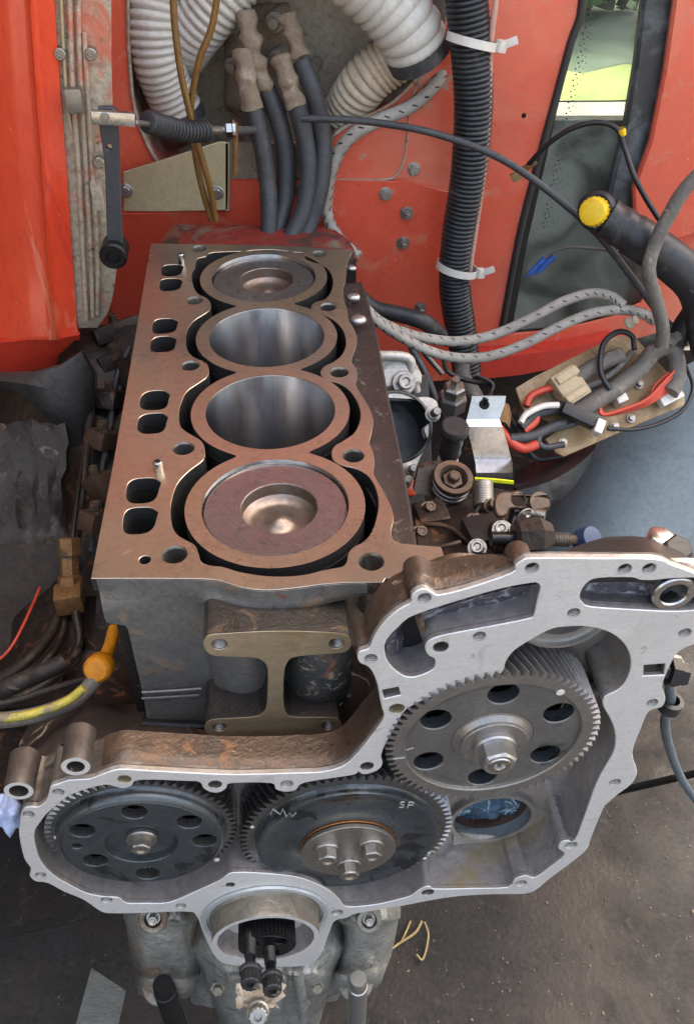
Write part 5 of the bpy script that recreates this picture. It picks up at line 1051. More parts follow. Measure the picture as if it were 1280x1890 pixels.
bw([(640, 740), (690, 690), (760, 670), (830, 650), (920, 610)], 22, 'rubber_dusty', 'wrapped_cable', .012); bw([(600, 780), (680, 770), (760, 735), (800, 720)], 20, 'rubber_dusty', 'wrapped_cable', .012)
bw([(800, 800), (730, 810), (705, 790), (720, 760), (780, 740), (850, 720)], 12, 'rubber_dusty')
bw([(660, 660), (680, 620), (740, 595), (790, 590)], 14, 'red_wire', 'red_wire'); bw([(560, 740), (600, 790), (650, 815), (700, 800)], 18, 'red_wire', 'red_wire'); bw([(650, 750), (690, 720), (700, 690)], 16, 'red_wire', 'red_wire')
for i in range(5): bw([(930, 650+i*7), (950, 690), (1040, 675-i*3), (1110, 650-i*5), (1180, 605-i*12), (1225, 560-i*10), (1240, 520+i*8), (1215, 515-i*3)], 7, 'red_wire', 'red_wire', .018+i*.002)
bw([(1120, 640), (1130, 590), (1170, 550), (1190, 535)], 6, 'red_wire', 'red_wire', .02)
bw([(970, 600), (935, 530), (945, 430), (1000, 385), (1050, 400), (1060, 450)], 11, 'black_wire', 'board_wire', .03)
bw([(960, 742), (1060, 745), (1160, 720), (1240, 670), (1275, 590), (1250, 510)], 8, 'black_wire', 'board_wire', .016)
bw([(640, 720), (660, 690), (720, 660), (780, 655)], 12, 'white_plastic', 'board_wire', .026)
for a, c_ in ((795, 795), (985, 735), (1045, 705), (1075, 580)):
    p = onB(a, c_, .001); b = MB(); b.lathe([(.0055, 0), (.0055, .0012), (.0036, .0014), (.0036, .006), (0, .0064)], p, bn, 12); b.build('board_screw', 'dull_steel', wb, 30)
for q_ in ([(600, 700), (640, 770), (690, 850), (760, 850), (810, 840)],): wire('grey_cable', [(640+a/2, 420+c_/2, .34) for a, c_ in q_], 9, 'rubber_dusty', 'grey cable under the lower corner of the wiring board')
# gland and clamp at the far right
for (a, c_, w, m_, nm, lb_) in ((1050, 348, 20, 'paper_tape', 'hose_fitting', 'pale fitting at the end of the upper braided hose'), (1205, 408, 22, 'zinc_plate', 'hose_clamp', 'small bright clamp by the taped harness at the right edge')):
    p = onY(640+a/2, 420+c_/2, .38); k = w/2*mpp(p); b = MB(); b.lathe([(0, -k), (k, -k), (k*1.15, -k*.4), (k*.8, .4*k), (k*.8, k), (0, k)], p, (.4, -.5, .7), 14); tag(b.build(nm, m_, None, 30), lb_, 'fitting')
wire('black_lug', [(1290, 560, .40), (1262, 600, .40), (1240, 640, .40)], 40, 'rubber', 'black rubber boot at the right edge under the harness', 'boot', None, 14)

# ------------------------------------------------------------------ silver bracket
sb = thing('bent_bracket', 'shiny bent silver bracket with a keyhole slot standing right of the block', 'bracket', onY(640+540/2, 420+930/2, .25))
rows = []
for (xl, xr, py, y_) in ((461, 586, 622, .285), (456, 582, 650, .282), (441, 562, 708, .275), (440, 572, 735, .268), (458, 592, 800, .262), (470, 606, 855, .258), (474, 611, 872, .25), (476, 612, 905, .235), (476, 612, 920, .236), (478, 608, 932, .245)):
    rows.append([onY(640+(xl+(xr-xl)*j/6)/2, 420+py/2, y_) for j in range(7)])
b = MB(); b.grid(rows, (0, .003, -.001)); b.build('strap', mat('bracket_chrome', (.55, .55, .56), (.42, .42, .44), 14, (.18, .3), 1, .04, 200, [(30, .66, .72, (.35, .32, .28), 1, .4, False, 1)]) and 'bracket_chrome', sb, 30)
p = onY(640+508/2, 420+655/2, .2795); b = MB(); b.lathe([(.0052, 0), (.005, .0006), (0, .0007)], p, (0, -.95, .3), 18); p2 = onY(640+515/2, 420+632/2, .2805); b.tube([p+V(0, -.0006, 0), p2+V(0, -.0006, 0)], .0022, 8); b.build('keyhole', 'black_steel', sb)
b = MB(); b.grid([[onY(640+a/2, 420+c_/2, .30) for a, c_ in ((562, 640), (600, 660), (606, 690))], [onY(640+a/2, 420+c_/2, .285) for a, c_ in ((560, 715), (585, 720), (600, 740))]], (0, .004, 0)); b.build('side_flange', 'brass', sb)
t = thing('hex_fitting', 'steel hex fitting and nut on a pipe left of the silver bracket', 'fitting', onY(830, 730, .33))
p = onY(640+388/2, 420+640/2, .33); b = MB(); b.lathe([(0, -.012), (.015, -.012), (.0165, -.010), (.0165, .008), (.015, .010), (.009, .010)], p, (0, -.2, .95), 6); b.build('fitting_body', 'zinc_plate', t, 20)
b = MB(); b.lathe([(.010, .010), (.0125, .012), (.0125, .022), (.010, .024), (.005, .024), (.005, .034), (0, .034)], p, (0, -.2, .95), 6); b.build('nut', 'dull_steel', t, 20)
wire('black_wire', h3([(480, 545, .36), (535, 575, .35), (530, 610, .34), (510, 650, .30)]), 7, 'black_wire', 'black wire end dropping to the keyhole of the silver bracket')
wire('black_wire', h3([(355, 480, .40), (370, 530, .38), (430, 560, .37), (500, 575, .36), (540, 580, .35)]), 9, 'black_wire', 'black wire looping over the hex fitting')
wire('braided_hose', h3([(420, 480, .44), (430, 560, .42), (470, 620, .40), (500, 700, .40)]), 30, 'tape_grey', 'thick dusty hose end behind the silver bracket', 'hose', None, 12)

# ------------------------------------------------------------------ thermostat casting next to the block
tcg = thing('side_casting', 'dull aluminium side casting with a round open port right of the block', 'casting', onY(740, 760, .25))
plate('upper_cover', cr(pxY([(672, 640), (690, 650), (745, 653), (760, 665), (768, 715), (700, 728), (668, 720)], .30), 3), [], V(0, -.75, .66), .02, 'port_alum', tcg, .003)
b = MB(); P = cr([onY(680, 656, .288), onY(750, 660, .288), onY(760, 690, .285), onY(768, 722, .283)], 6, False); b.tube(P, .005, 10); b.build('cover_rim', 'port_alum', tcg, 60)
place('cover_bolt', hexbolt_mesh('cover_bolt', .0085, .011, .0125, .003, 'dull_steel'), tcg, frame(onY(744, 707, .272), V(.1, -.75, .66)))
pc = onY(712, 786, .235); po = V(.04, -.72, .69); u_, v_, n_ = basis(po)
oc_ = [onP(640+a/2, 420+c_/2, pc, po) for a, c_ in ((20, 640), (130, 625), (230, 628), (300, 625), (335, 650), (325, 710), (290, 740), (300, 790), (270, 850), (250, 900), (225, 940), (190, 950), (100, 930), (20, 900))]
pcn = onP(640+180/2, 420+735/2, pc, po)
plate('port_flange', cr(oc_, 3), [circ(pcn, .036, u_, v_, 40)], po, .014, 'port_alum', tcg, .001)
b = MB(); b.lathe([(.0375, -.001), (.0375, .001), (.0362, .002), (.0345, .002), (.0340, 0), (.033, -.05), (0, -.05)], pcn, po, 48); b.build('port', mat('port_dark', (.06, .065, .06), (.03, .032, .03), 20, (.25, .4), .6, .1) and 'port_dark', tcg, 40)
for a, c_ in ((315, 690), (232, 895), (212, 935)):
    p = onP(640+a/2, 420+c_/2, pc, po); b = MB(); b.lathe([(.008, 0), (.008, .002), (.006, .0025), (.006, .007), (.0042, .0075), (.0042, .022), (.0035, .023), (0, .023)], p, po, 14); b.build('stud', 'dull_steel', tcg, 25)
b = MB(); b.prism([onY(680, 700, .32), onY(790, 690, .32), onY(800, 930, .22), onY(740, 990, .2), onY(700, 930, .22)], (0, .05, -.05)); b.build('casting_body', 'cast_dark', tcg)
p = onY(753, 902, .20); b = MB(); b.lathe([(0, -.006), (.009, -.006), (.009, .006), (.007, .007), (0, .007)], p, (.2, -.5, .7), 16); tag(b.build('red_plug', 'red_wire', None, 30), 'small red plug beside the port of the side casting', 'plug')

# ------------------------------------------------------------------ injection pump head parts
ip = thing('injection_pump', 'dark injection pump body with levers behind the gear case', 'pump', onY(860, 980, .08))
b = MB(); rows = [cr([onY(a, c_, y_) for a, c_ in L], 4, False) for y_, L in ((.16, [(760, 930), (830, 915), (900, 900), (960, 905)]), (.11, [(765, 960), (840, 955), (920, 945), (975, 940)]), (.07, [(770, 1000), (850, 1000), (930, 985), (985, 980)]), (.02, [(780, 1040), (850, 1050), (930, 1030), (990, 1010)]), (-.03, [(790, 1080), (860, 1090), (930, 1080), (990, 1060)]))]
rows = [[p+V(0, 0, .006*noise.noise(p*40)) for p in r] for r in rows]
b.grid(rows, (0, 0, -.04)); b.build('body', 'oily_shaded', ip, 50)
def pbox(name, a, c_, y_, sz, ang, m_, ax='Z', par=ip):
    b = MB(); b.box(onY(a, c_, y_), sz, Matrix.Rotation(ang, 4, ax)); return b.build(name, m_, par)
pbox('cam_block', 795, 960, .12, (.030, .03, .026), .1, 'oily_shaded'); pbox('cam_block', 850, 985, .10, (.03, .02, .02), .2, 'oily_shaded'); pbox('cam_block', 900, 990, .07, (.042, .034, .026), .15, 'black_paint'); pbox('cam_block', 935, 1005, .05, (.03, .03, .03), 0, 'oily_shaded')
mat('rusty_steel', (.12, .085, .06), (.075, .05, .035), 30, (.45, .6), .4, .2, 300, [(30, .55, .68, (.16, .075, .035), 1, .7)])
pbm = hexbolt_mesh('pump_bolt', .0062, .0075, .0085, .0016, 'dull_steel'); pbr = hexbolt_mesh('pump_bolt', .0055, .010, .0075, .0016, 'rusty_steel')
for i, (x_, y_, d_) in enumerate(((788, 940, .125), (812, 990, .10), (872, 962, .09), (925, 978, .05), (772, 985, .09), (880, 1012, .045), (905, 935, .10))): place('pump_bolt', pbm if i % 2 else pbr, ip, frame(onY(x_, y_, d_), V(.2*(-1)**i, -.5, .8)))
for L in ([(760, 975, .11), (790, 968, .10), (830, 975, .09), (868, 1002, .06)], [(778, 1015, .06), (820, 1008, .05), (850, 1000, .05)], [(925, 945, .09), (930, 980, .06), (948, 1010, .04)]):
    P, r = cord(L, 9); b = MB(); b.tube(P, r, 8); b.build('pump_pipe', 'rusty_steel', ip, 60)
p = onY(792, 905, .17); b = MB(); b.grid([cr([onY(640+a/2, 420+c_/2, .17) for a, c_ in ((262, 890), (330, 875), (350, 900))], 4, False), cr([onY(640+a/2, 420+c_/2, .15) for a, c_ in ((245, 975), (300, 990), (330, 1000))], 4, False)], (0, .006, 0)); b.build('guard', 'brown_plate', ip)
rsp = thing('return_spring', 'rusty coil spring under a broad steel washer on the pump', 'spring', onY(832, 930, .14))
c0 = onY(836, 882, .155); ax_ = V(.10, -.30, .95); ax_.normalize(); u, v, w = basis(ax_); r0 = 36*mpp(c0)
b = MB(); cl = []
for i in range(24*6+1):
    a = 2*PI*i/24; cl.append(c0-w*(.003+.0062*i/24)+(u*math.cos(a)+v*math.sin(a))*r0*.92)
b.tube(cl, .0024, 8); b.build('coil', 'dull_steel', rsp, 60)
b = MB(); b.lathe([(r0*.62, -.003), (r0*1.02, -.003), (r0*1.06, 0), (r0*1.02, .002), (r0*.75, .002), (r0*.64, -.001), (r0*.60, -.010), (0, -.012)], c0, w, 36); b.build('spring_cup', mat('rusty_steel', (.12, .085, .06), (.075, .05, .035), 30, (.45, .6), .4, .2, 300, [(30, .55, .68, (.16, .075, .035), 1, .7)]) and 'rusty_steel', rsp, 40)
b = MB(); b.lathe([(.010, -.011), (.010, -.002), (.006, -.0015), (.006, .005), (.0045, .006), (0, .006)], c0, w, 6); b.build('centre_nut', 'rusty_steel', rsp, 20)
spp = thing('tension_spring', 'small upright coil spring beside the broad washer', 'spring', onY(890, 940, .12))
p0, p1 = onY(640+500/2, 420+945/2, .135), onY(640+503/2, 420+1030/2, .115); T = (p1-p0); u, v, w = basis(T); cl = []
for i in range(20*14+1):
    a = 2*PI*i/20; cl.append(p0+T*(i/280)+(u*math.cos(a)+v*math.sin(a))*.0085)
b = MB(); b.tube(cl, .0015, 6); b.build('coil', 'dull_steel', spp, 60)
pl_ = cr([p1+V(0, 0, 0), p1+V(.006, -.004, -.006), p1+V(0, -.006, -.012), p1+V(-.007, -.003, -.006), p1+V(-.004, 0, .001)], 5, False); b = MB(); b.tube(pl_, .0018, 8); b.build('hook', 'dull_steel', spp, 60)
ylt = thing('yellow_tie', 'bright yellow cable tie tail between spring and bracket', 'cable tie', onY(915, 888, .14)); b = MB(); b.grid([[onY(640+a/2, 420+c_/2, .15) for a, c_ in ((472, 926), (540, 930), (615, 938))], [onY(640+a/2, 420+c_/2, .15) for a, c_ in ((472, 936), (540, 941), (615, 948))]], (0, .002, 0)); b.build('strap_tail', 'yellow_tag', ylt)
bkn = thing('black_plunger', 'black rubber capped plunger standing above the rusty spring', 'plunger', onY(830, 850, .2))
p = onY(640+392/2, 420+760/2, .21); ax_ = V(0, -.25, .97); b = MB(); b.lathe([(0, .012), (.012, .012), (.0145, .009), (.0145, .004), (.012, .001), (.0105, -.004), (.0115, -.012), (.0105, -.02), (.0115, -.028), (.0095, -.036)], p, ax_, 24); b.build('rubber_cap', 'rubber', bkn, 40)
b = MB(); b.lathe([(.006, -.034), (.006, -.042), (.011, -.043), (.011, -.047), (0, -.047)], p, ax_, 20); b.build('stem', 'dull_steel', bkn, 30)
lvr = thing('pump_lever', 'brown rusty pump lever with two holes at the front of the pump', 'lever', onY(970, 930, .07))
ln_ = V(.1, -.55, .83); l0 = onY(965, 925, .07)
def onL(a, c_): return onP(640+a/2, 420+c_/2, l0, ln_)
u_, v_, _ = basis(ln_)
plate('arm', cr([onL(*q_) for q_ in [(545, 1010), (560, 982), (600, 975), (680, 988), (740, 998), (750, 1020), (742, 1038), (700, 1042), (640, 1035), (600, 1038), (590, 1060), (560, 1065), (548, 1045)]], 3), [circ(onL(632, 1003), .0062, u_, v_, 18), circ(onL(714, 1014), .0085, u_, v_, 20)], ln_, .006, 'rusty_steel', lvr, .001)
place('lever_bolt', hexbolt_mesh('lever_bolt', .007, .008, .009, .0015, 'dull_steel'), lvr, frame(onY(968, 955, .062), V(.3, -.9, .2)))
b = MB(); P, r = cord([(640+680/2, 420+1055/2, .06), (640+730/2, 420+1062/2, .055)], 20); b.tube(P, r, 12); b.build('lever_pin', 'dull_steel', lvr)
b = MB(); P, r = cord([(640+630/2, 420+1045/2, .075), (640+615/2, 420+1110/2, .06)], 30); b.tube(P, r, 10); b.build('lever_link', 'black_steel', lvr)
ass = thing('adjusting_screw', 'black adjusting screw with threaded end pointing at the blue knob', 'screw', onY(985, 995, .03))
P = [onY(640+a/2, 420+c_/2, .03) for a, c_ in ((525, 1146), (640, 1148), (660, 1120), (720, 1150))]
b = MB(); b.tube([onY(905, 994, .03), onY(1010, 994, .03)], .0058, 14); b.build('shaft', 'black_steel', ass, 40)
b = MB(); p = onY(982, 990, .03); b.lathe([(0, -.016), (.013, -.016), (.016, -.013), (.016, .006), (.010, .016), (0, .016)], p, X, 6); b.build('nut', 'oily_shaded', ass, 20)
pth, R_ = ribs([onY(1005, 995, .03), onY(1050, 996, .03)], .0055, .0022, .0008, 4); b = MB(); b.tube(pth, R_, 14); b.build('thread', 'dull_steel', ass, 60)
b = MB(); b.tube([onY(1048, 996, .03), onY(1068, 996, .03)], .0042, 12); b.build('tip', 'rusty_steel', ass)
p = onY(1083, 995, .03); b = MB(); b.lathe([(0, -.010), (.009, -.010), (.0105, -.006), (.0105, .004), (.009, .007), (0, .008)], p, V(.35, -.5, .8), 28); b.build('knob', 'blue_knob', ass, 40)
# black cover and threaded plug on top of the case
cvr = thing('black_cover', 'black rounded cover on the upper right top of the gear case', 'cover', onY(1150, 1020, -.1))
rows = [cr([onY(a, c_, y_) for a, c_ in L], 5, False) for y_, L in ((-.158, [(990, 1029), (1060, 1027), (1130, 1027), (1210, 1029), (1275, 1052), (1320, 1075)]), (-.145, [(1000, 1024), (1060, 1020), (1130, 1016), (1205, 1018), (1268, 1042), (1320, 1068)]), (-.125, [(1040, 1016), (1080, 1003), (1130, 996), (1190, 997), (1250, 1016), (1310, 1045)]), (-.105, [(1080, 1002), (1110, 993), (1140, 990), (1185, 991), (1230, 1005), (1290, 1030)]), (-.06, [(1090, 1000), (1110, 995), (1140, 992), (1180, 994), (1215, 1010), (1270, 1040)]))]
b = MB(); b.grid(rows, (0, 0, -.02)); b.build('shell', 'black_paint', cvr, 60)
p = onY(1214, 1000, -.11); pth, R_ = ribs([p+V(-.002, 0, -.012), p+V(0, 0, -.001), p+V(.001, 0, .006)], .0075, .0018, .0006, 4); b = MB(); b.tube(pth, R_, 18); b.build('threaded_plug', 'bright_steel', cvr, 60)
b = MB(); b.lathe([(0, 0), (.008, 0), (.009, .002), (.009, .006), (.0075, .007), (0, .007)], onY(1245, 1018, -.12), (0, -.4, .9), 6); b.build('cap_nut', 'black_paint', cvr, 20)
# speed sensor and hose at the right of the case
ss = thing('speed_sensor', 'black sensor plugged into the right side of the gear case', 'sensor', onY(1240, 1235, -.15))
b = MB(); b.lathe([(.006, -.008), (.006, 0), (.0095, .001), (.0095, .007), (.0075, .008), (.0075, .012), (0, .012)], onY(1230, 1238, -.158), V(.9, -.2, -.15), 6); b.build('sensor_nut', 'black_steel', ss, 20)
b = MB(); b.box(onY(1246, 1226, -.15), (.008, .010, .008), Matrix.Rotation(.4, 4, 'Y')); b.build('sensor_clip', 'dull_steel', ss)
bh_ = thing('breather_hose', 'blue grey hose with black collar hanging right of the case', 'hose', onY(1250, 1400, -.02))
wire('hose', [(1233, 1250, -.09), (1236, 1290, -.08), (1226, 1335, -.06), (1236, 1385, -.04), (1258, 1440, -.02), (1300, 1500, 0)], 17, mat('hose_blue', (.10, .135, .16), (.07, .095, .115), 30, (.3, .45), 0, .1) and 'hose_blue', '', par=bh_, n=14)
b = MB(); b.lathe([(.006, -.006), (.0095, -.005), (.0095, .005), (.006, .006)], onY(1236, 1300, -.08), (0.05, 0, 1), 20); b.build('collar', 'rubber', bh_, 40)

# ------------------------------------------------------------------ blue grey panel and dark boot at the right
qn = V(-.38, -.45, .81); q0 = onY(1150, 880, .36)
def onQ(a, c_, h=0): return onP(a, c_, q0+qn.normalized()*h, qn)
rows = []
for i in range(13):
    s = i/12; L_ = V(1025-125*s, 800+300*s, 0); R2_ = V(1330+60*s, 640+480*s, 0)
    rows.append([onQ(L_.x+(R2_.x-L_.x)*j/16, L_.y+(R2_.y-L_.y)*j/16, -.10*(1-j/16)**5-.004*math.sin(s*6)*(j/16)) for j in range(17)])
b = MB(); b.grid(rows, qn.normalized()*-.005); tag(b.build('blue_grey_fender', 'blue_panel', None, 60), 'large smooth blue grey fender at the right behind the gear case', 'fender')
b = MB(); rows = [cr([onY(*p) for p in r], 4, False) for r in ([(960, 880, .34), (1010, 850, .35), (1060, 830, .36), (1100, 815, .37)], [(955, 905, .28), (1010, 890, .28), (1060, 862, .30), (1096, 830, .34)], [(965, 930, .27), (1015, 925, .27), (1060, 895, .29), (1092, 840, .34)], [(975, 945, .30), (1015, 935, .31), (1050, 908, .33), (1085, 862, .36)])]
b.grid(rows, (0, .02, -.01)); tag(b.build('rubber_boot', 'rubber', None, 60), 'folded black rubber boot below the wiring board', 'boot')

# ================================================================== LEFT CLUTTER
ff = thing('steering_fender', 'curved grey fender lip below the left red panel', 'fender', onY(120, 800, .34))
ar = [((-40, 690), (-40, 712)), ((0, 692), (0, 714)), ((60, 690), (42, 728)), ((110, 676), (78, 760)), ((150, 650), (104, 800)), ((172, 690), (122, 845)), ((172, 760), (132, 885)), ((166, 850), (138, 915)), ((158, 925), (143, 940))]
b = MB(); b.grid([[onY(*a, .34), onY((a[0]+c_[0])/2, (a[1]+c_[1])/2, .325), onY(*c_, .33)] for a, c_ in ar], (0, .012, -.004)); b.build('lip', 'grey_fender', ff, 50)
b = MB(); rows = [[onY(-30+150*j/10+6*math.sin(i), 780+230*i/8, .30-.10*i/8)+V(.006*noise.noise(V(i*.9, j*.9, 14)), 0, .018*noise.noise(V(i*.6, j*.6, 4))) for j in range(11)] for i in range(9)]
b.grid(rows, (0, .01, -.01)); tag(b.build('scraped_plate', 'old_plate', None, 50), 'scraped dark plate with pale patches at the left edge', 'plate')
b = MB(); rows = [[onY(-30+(155-70*max(0, i-4)/4)*j/10, 1004+(26*i), .20-.05*i/8)+V(0, 0, .003*noise.noise(V(i*.7, j*.7, 8))) for j in range(11)] for i in range(9)]
b.grid(rows, (0, .01, -.01)); tag(b.build('brown_plate', 'brown_plate', None, 50), 'smooth brown oily plate under the scraped plate at the left edge', 'plate')
cf = thing('chassis_rail', 'oily dark chassis rail and brackets running along the left of the block', 'chassis', onY(180, 900, .25))
b = MB(); rows = []
for i in range(15):
    s = i/14; py = 600+700*s; y_ = .47-.45*s; rows.append([onY(xx+8*noise.noise(V(i*.8, j, 0)), py, y_+.02*noise.noise(V(i*.6, j*.8, 7))+.13*(j < 2)+.05*(j == 2)) for j, xx in enumerate((-80, -20, 60-40*s, 128-10*s, 160-10*s, 200-30*s, 240-60*s+20*s*s, 300-30*s))])  # left columns sit deeper, added as dark backing for the shaded gap
b.grid(rows, (0, .01, -.02)); b.build('rail', 'oily_shaded', cf, 50)
for a, c_, y_, sz in ((215, 665, .44, (.05, .03, .02)), (245, 690, .41, (.03, .03, .03)), (205, 735, .38, (.03, .05, .02)), (190, 810, .31, (.025, .03, .02)), (188, 900, .24, (.022, .03, .03)), (176, 960, .19, (.02, .03, .02)), (215, 610, .47, (.06, .02, .02)), (150, 740, .37, (.03, .03, .015))):
    p = onY(a, c_, y_); b = MB(); R4 = Matrix.Rotation((a % 7)*.3-.9, 4, 'Z') @ Matrix.Rotation((c_ % 5)*.25-.5, 4, 'X'); b.box(p, sz, R4)
    b.build('bracket', 'oily_shaded' if a % 2 else mat('rust_lump', (.09, .042, .02), (.05, .03, .02), 60, (.55, .75), .2, .6, 160) and 'rust_lump', cf, 50)
    place('bracket_bolt', pbr, cf, frame(p+R4.to_3x3() @ V(0, -sz[1]*.1, sz[2]*.5), R4.to_3x3() @ V(0, -.3, .95)))
for L in ([(240, 640, .43), (215, 700, .40), (205, 780, .34), (190, 860, .28), (182, 950, .21)], [(228, 700, .41), (206, 760, .36), (196, 840, .30), (178, 930, .23), (168, 1020, .17)]):
    P, r = cord(L, 10); b = MB(); b.tube(P, r, 10); b.build('pipe', 'rubber_dusty', cf, 60)
P, r = cord([(172, 690, .39), (165, 780, .33), (155, 880, .26), (142, 980, .20), (135, 1060, .15)], 18); b = MB(); b.tube(P, r, 12); b.build('pipe', 'brown_plate', cf, 60)
P, r = cord([(150, 860, .27), (138, 960, .20), (128, 1050, .15)], 9); b = MB(); b.tube(P, r, 10); b.build('pipe', 'oily_shaded', cf, 60)
bf = thing('brass_fitting', 'ochre brass block fitting on the pipe left of the block', 'fitting', onY(128, 1105, .12))
b = MB(); b.box(onY(128, 1105, .12), (.026, .022, .024), Matrix.Rotation(.12, 4, 'Z')); b.build('block', 'brass', bf)
b = MB(); b.lathe([(.011, 0), (.012, .002), (.012, .012), (.009, .014), (.009, .032), (.011, .033), (.011, .05), (0, .05)], onY(130, 1088, .13), V(.03, .62, .78), 6); b.build('union_nut', 'brass', bf, 20)
wire('red_wire', [(74, 1085, .16), (50, 1140, .12), (24, 1190, .09), (0, 1216, .08), (-30, 1230, .08)], 6, 'red_wire', 'thin red wire running down at the left edge')
for i, (L, w) in enumerate((([(112, 1128, .12), (90, 1175, .09), (50, 1220, .06), (-20, 1265, .05)], 20), ([(122, 1130, .12), (112, 1180, .09), (80, 1225, .06), (10, 1275, .04), (-30, 1290, .04)], 16), ([(140, 1130, .11), (145, 1190, .08), (100, 1250, .04), (30, 1290, .02), (-30, 1310, .02)], 18))):
    wire('oily_hose', L, w, 'brown_plate' if i == 0 else 'oily_shaded', ('uppermost', 'middle', 'lowest')[i]+' of the oily brown hoses curving to the left edge below the brass fitting', 'hose', 'oily brown hoses at the left')
b = MB(); b.grid([[onY(-260+480*j/8, 1110+(300)*i/6, .24-.22*i/6)+V(0, 0, -.05+.01*noise.noise(V(i, j, 0))) for j in range(9)] for i in range(7)], (0, .01, -.02)); tag(b.build('shade_tray', 'oily_shaded', None, 50), 'added dark tray for the shade under the hoses left of the block', 'tray')  # dark sheet added where the floor lies in shade
dp = thing('dipstick', 'orange yellow dipstick handle beside the left recess of the block', 'dipstick', onY(186, 1230, -.04))
p = onY(185, 1230, -.045); k = mpp(p); b = MB(); b.lathe([(0, .010), (20*k, .010), (25*k, .008), (26*k, .004), (26*k, -.003), (22*k, -.008), (13*k, -.012)], p, V(-.15, -.80, .52), 32); b.build('cap', 'orange_plastic', dp, 40)
P, r = cord([(190, 1222, -.035), (202, 1196, -.02), (212, 1160, 0)], 24); b = MB(); b.tube(P, r, 14); b.build('tube', 'orange_plastic', dp, 50)
yc = thing('striped_cable', 'grey cable with a worn yellow stripe curving in from the left edge', 'cable', onY(90, 1300, -.07))
P, r = cord([(-40, 1330, -.09), (20, 1328, -.085), (80, 1316, -.08), (130, 1296, -.07), (160, 1272, -.06), (182, 1246, -.05)], 30); b = MB(); b.tube(P, r, 14); b.build('sheath', 'tape_grey', yc, 60)
P, r = cord([(-40, 1326, -.098), (20, 1325, -.094), (80, 1312, -.088), (125, 1293, -.08), (155, 1270, -.074)], 17); b = MB(); b.tube(P, r, 10); b.build('yellow_stripe', mat('yellow_worn', (.42, .36, .035), (.28, .25, .05), 60, (.5, .6), 0, .4, 200, [(60, .5, .6, (.14, .125, .08), 1.4, .7)], fine=.3) and 'yellow_worn', yc, 60)
wire('grey_strap', [(-40, 1306, -.05), (30, 1292, -.045), (100, 1270, -.04), (168, 1250, -.04)], 12, 'old_plate', 'flat grey strap just above the yellow striped cable', 'strap')
wire('grey_hose', [(-30, 1290, -.03), (30, 1262, -.03), (70, 1245, -.02), (120, 1222, -.01)], 34, 'old_plate', 'thick grey hose end left of the orange dipstick', 'hose')

# casting with two tubular bosses left of the case
lc2 = thing('left_bracket_casting', 'dark stained bracket casting with two open tubular bosses, upper left of the gear case', 'bracket', onY(120, 1400, -.12))
rows = [cr([onY(a, c_, y_) for a, c_ in L], 4, False) for y_, L in ((-.06, [(40, 1362), (110, 1330), (150, 1308), (185, 1320), (225, 1326), (255, 1322)]), (-.085, [(30, 1390), (105, 1350), (148, 1330), (185, 1342), (228, 1350), (262, 1345)]), (-.11, [(22, 1425), (95, 1390), (135, 1375), (185, 1385), (228, 1390), (262, 1390)]), (-.132, [(18, 1448), (60, 1440), (110, 1402), (180, 1402), (222, 1412), (256, 1424)]), (-.128, [(20, 1470), (70, 1466), (118, 1436), (160, 1432), (190, 1424), (240, 1436)]))]
rows = [[p+V(0, .002*noise.noise(p*50), .001*noise.noise(p*80)) for p in r] for r in rows]
b = MB(); b.grid(rows, (0, .02, -.01)); b.build('casting', mat('bracket_stained', (.075, .06, .052), (.045, .036, .032), 22, (.4, .55), .35, .25, 250, [(17, .60, .63, (.40, .33, .26), 1.3, .6), (10, .58, .7, (.12, .055, .025), 1, .5)]) and 'bracket_stained', lc2, 50)
for a, c_, ro, ri in ((140, 1415, 27, 16), (35, 1460, 27, 17)):
    p = onY(a, c_, -.169); k = mpp(p); b = MB(); b.lathe([(ri*k*.9, -.03), (ri*k, -.002), (ri*k*1.03, 0), (ro*k*.97, 0), (ro*k, -.0008), (ro*k*1.02, -.012), (ro*k*1.08, -.026)], p, V(.02, -1, .05), 36); me = b.mesh('tube_boss', 30)
    for pp in me.polygons: pp.material_index = 0 if abs(pp.normal.y) > .9 else 1
    link('tube_boss', me, ['alum_face', 'bracket_stained'], lc2)
    b = MB(); b.lathe([(ri*k*.9, -.014), (0, -.014)], p, V(.02, -1, .05), 20); b.build('boss_bottom', 'dull_steel', lc2)
for L in ([(88, 1410), (112, 1392)], [(162, 1402), (182, 1394), (205, 1400)], [(208, 1412), (222, 1404)]):
    P, r = cord([(a, c_, -.136) for a, c_ in L], 15); b = MB(); b.tube(P, r, 8); b.build('scuffed_web', 'alum_oily', lc2, 60)
p = onY(18, 1500, -.14); b = MB(); b.blob(p, .0125, .55, n=12, sq=(.75, .8, 1.2), seed=3); tag(b.build('blue_rag', 'rag_cloth', None, 60), 'crumpled pale blue rag tucked under the left tubular boss', 'rag')

# ================================================================== GROUND, OUTSIDE
FZ = -.72
def sheet(name, x0, x1, y0, y1, z, m_, nx=2, ny=2, amp=0):
    b = MB(); b.grid([[V(x0+(x1-x0)*i/nx, y0+(y1-y0)*j/ny, z+amp*noise.noise(V(i*.9, j*.9, 0))) for i in range(nx+1)] for j in range(ny+1)]); o = b.build(name, m_, None, 60); o['kind'] = 'structure'; return o
sheet('ground', -60, 60, -60, 120, FZ-.03, 'gravel')
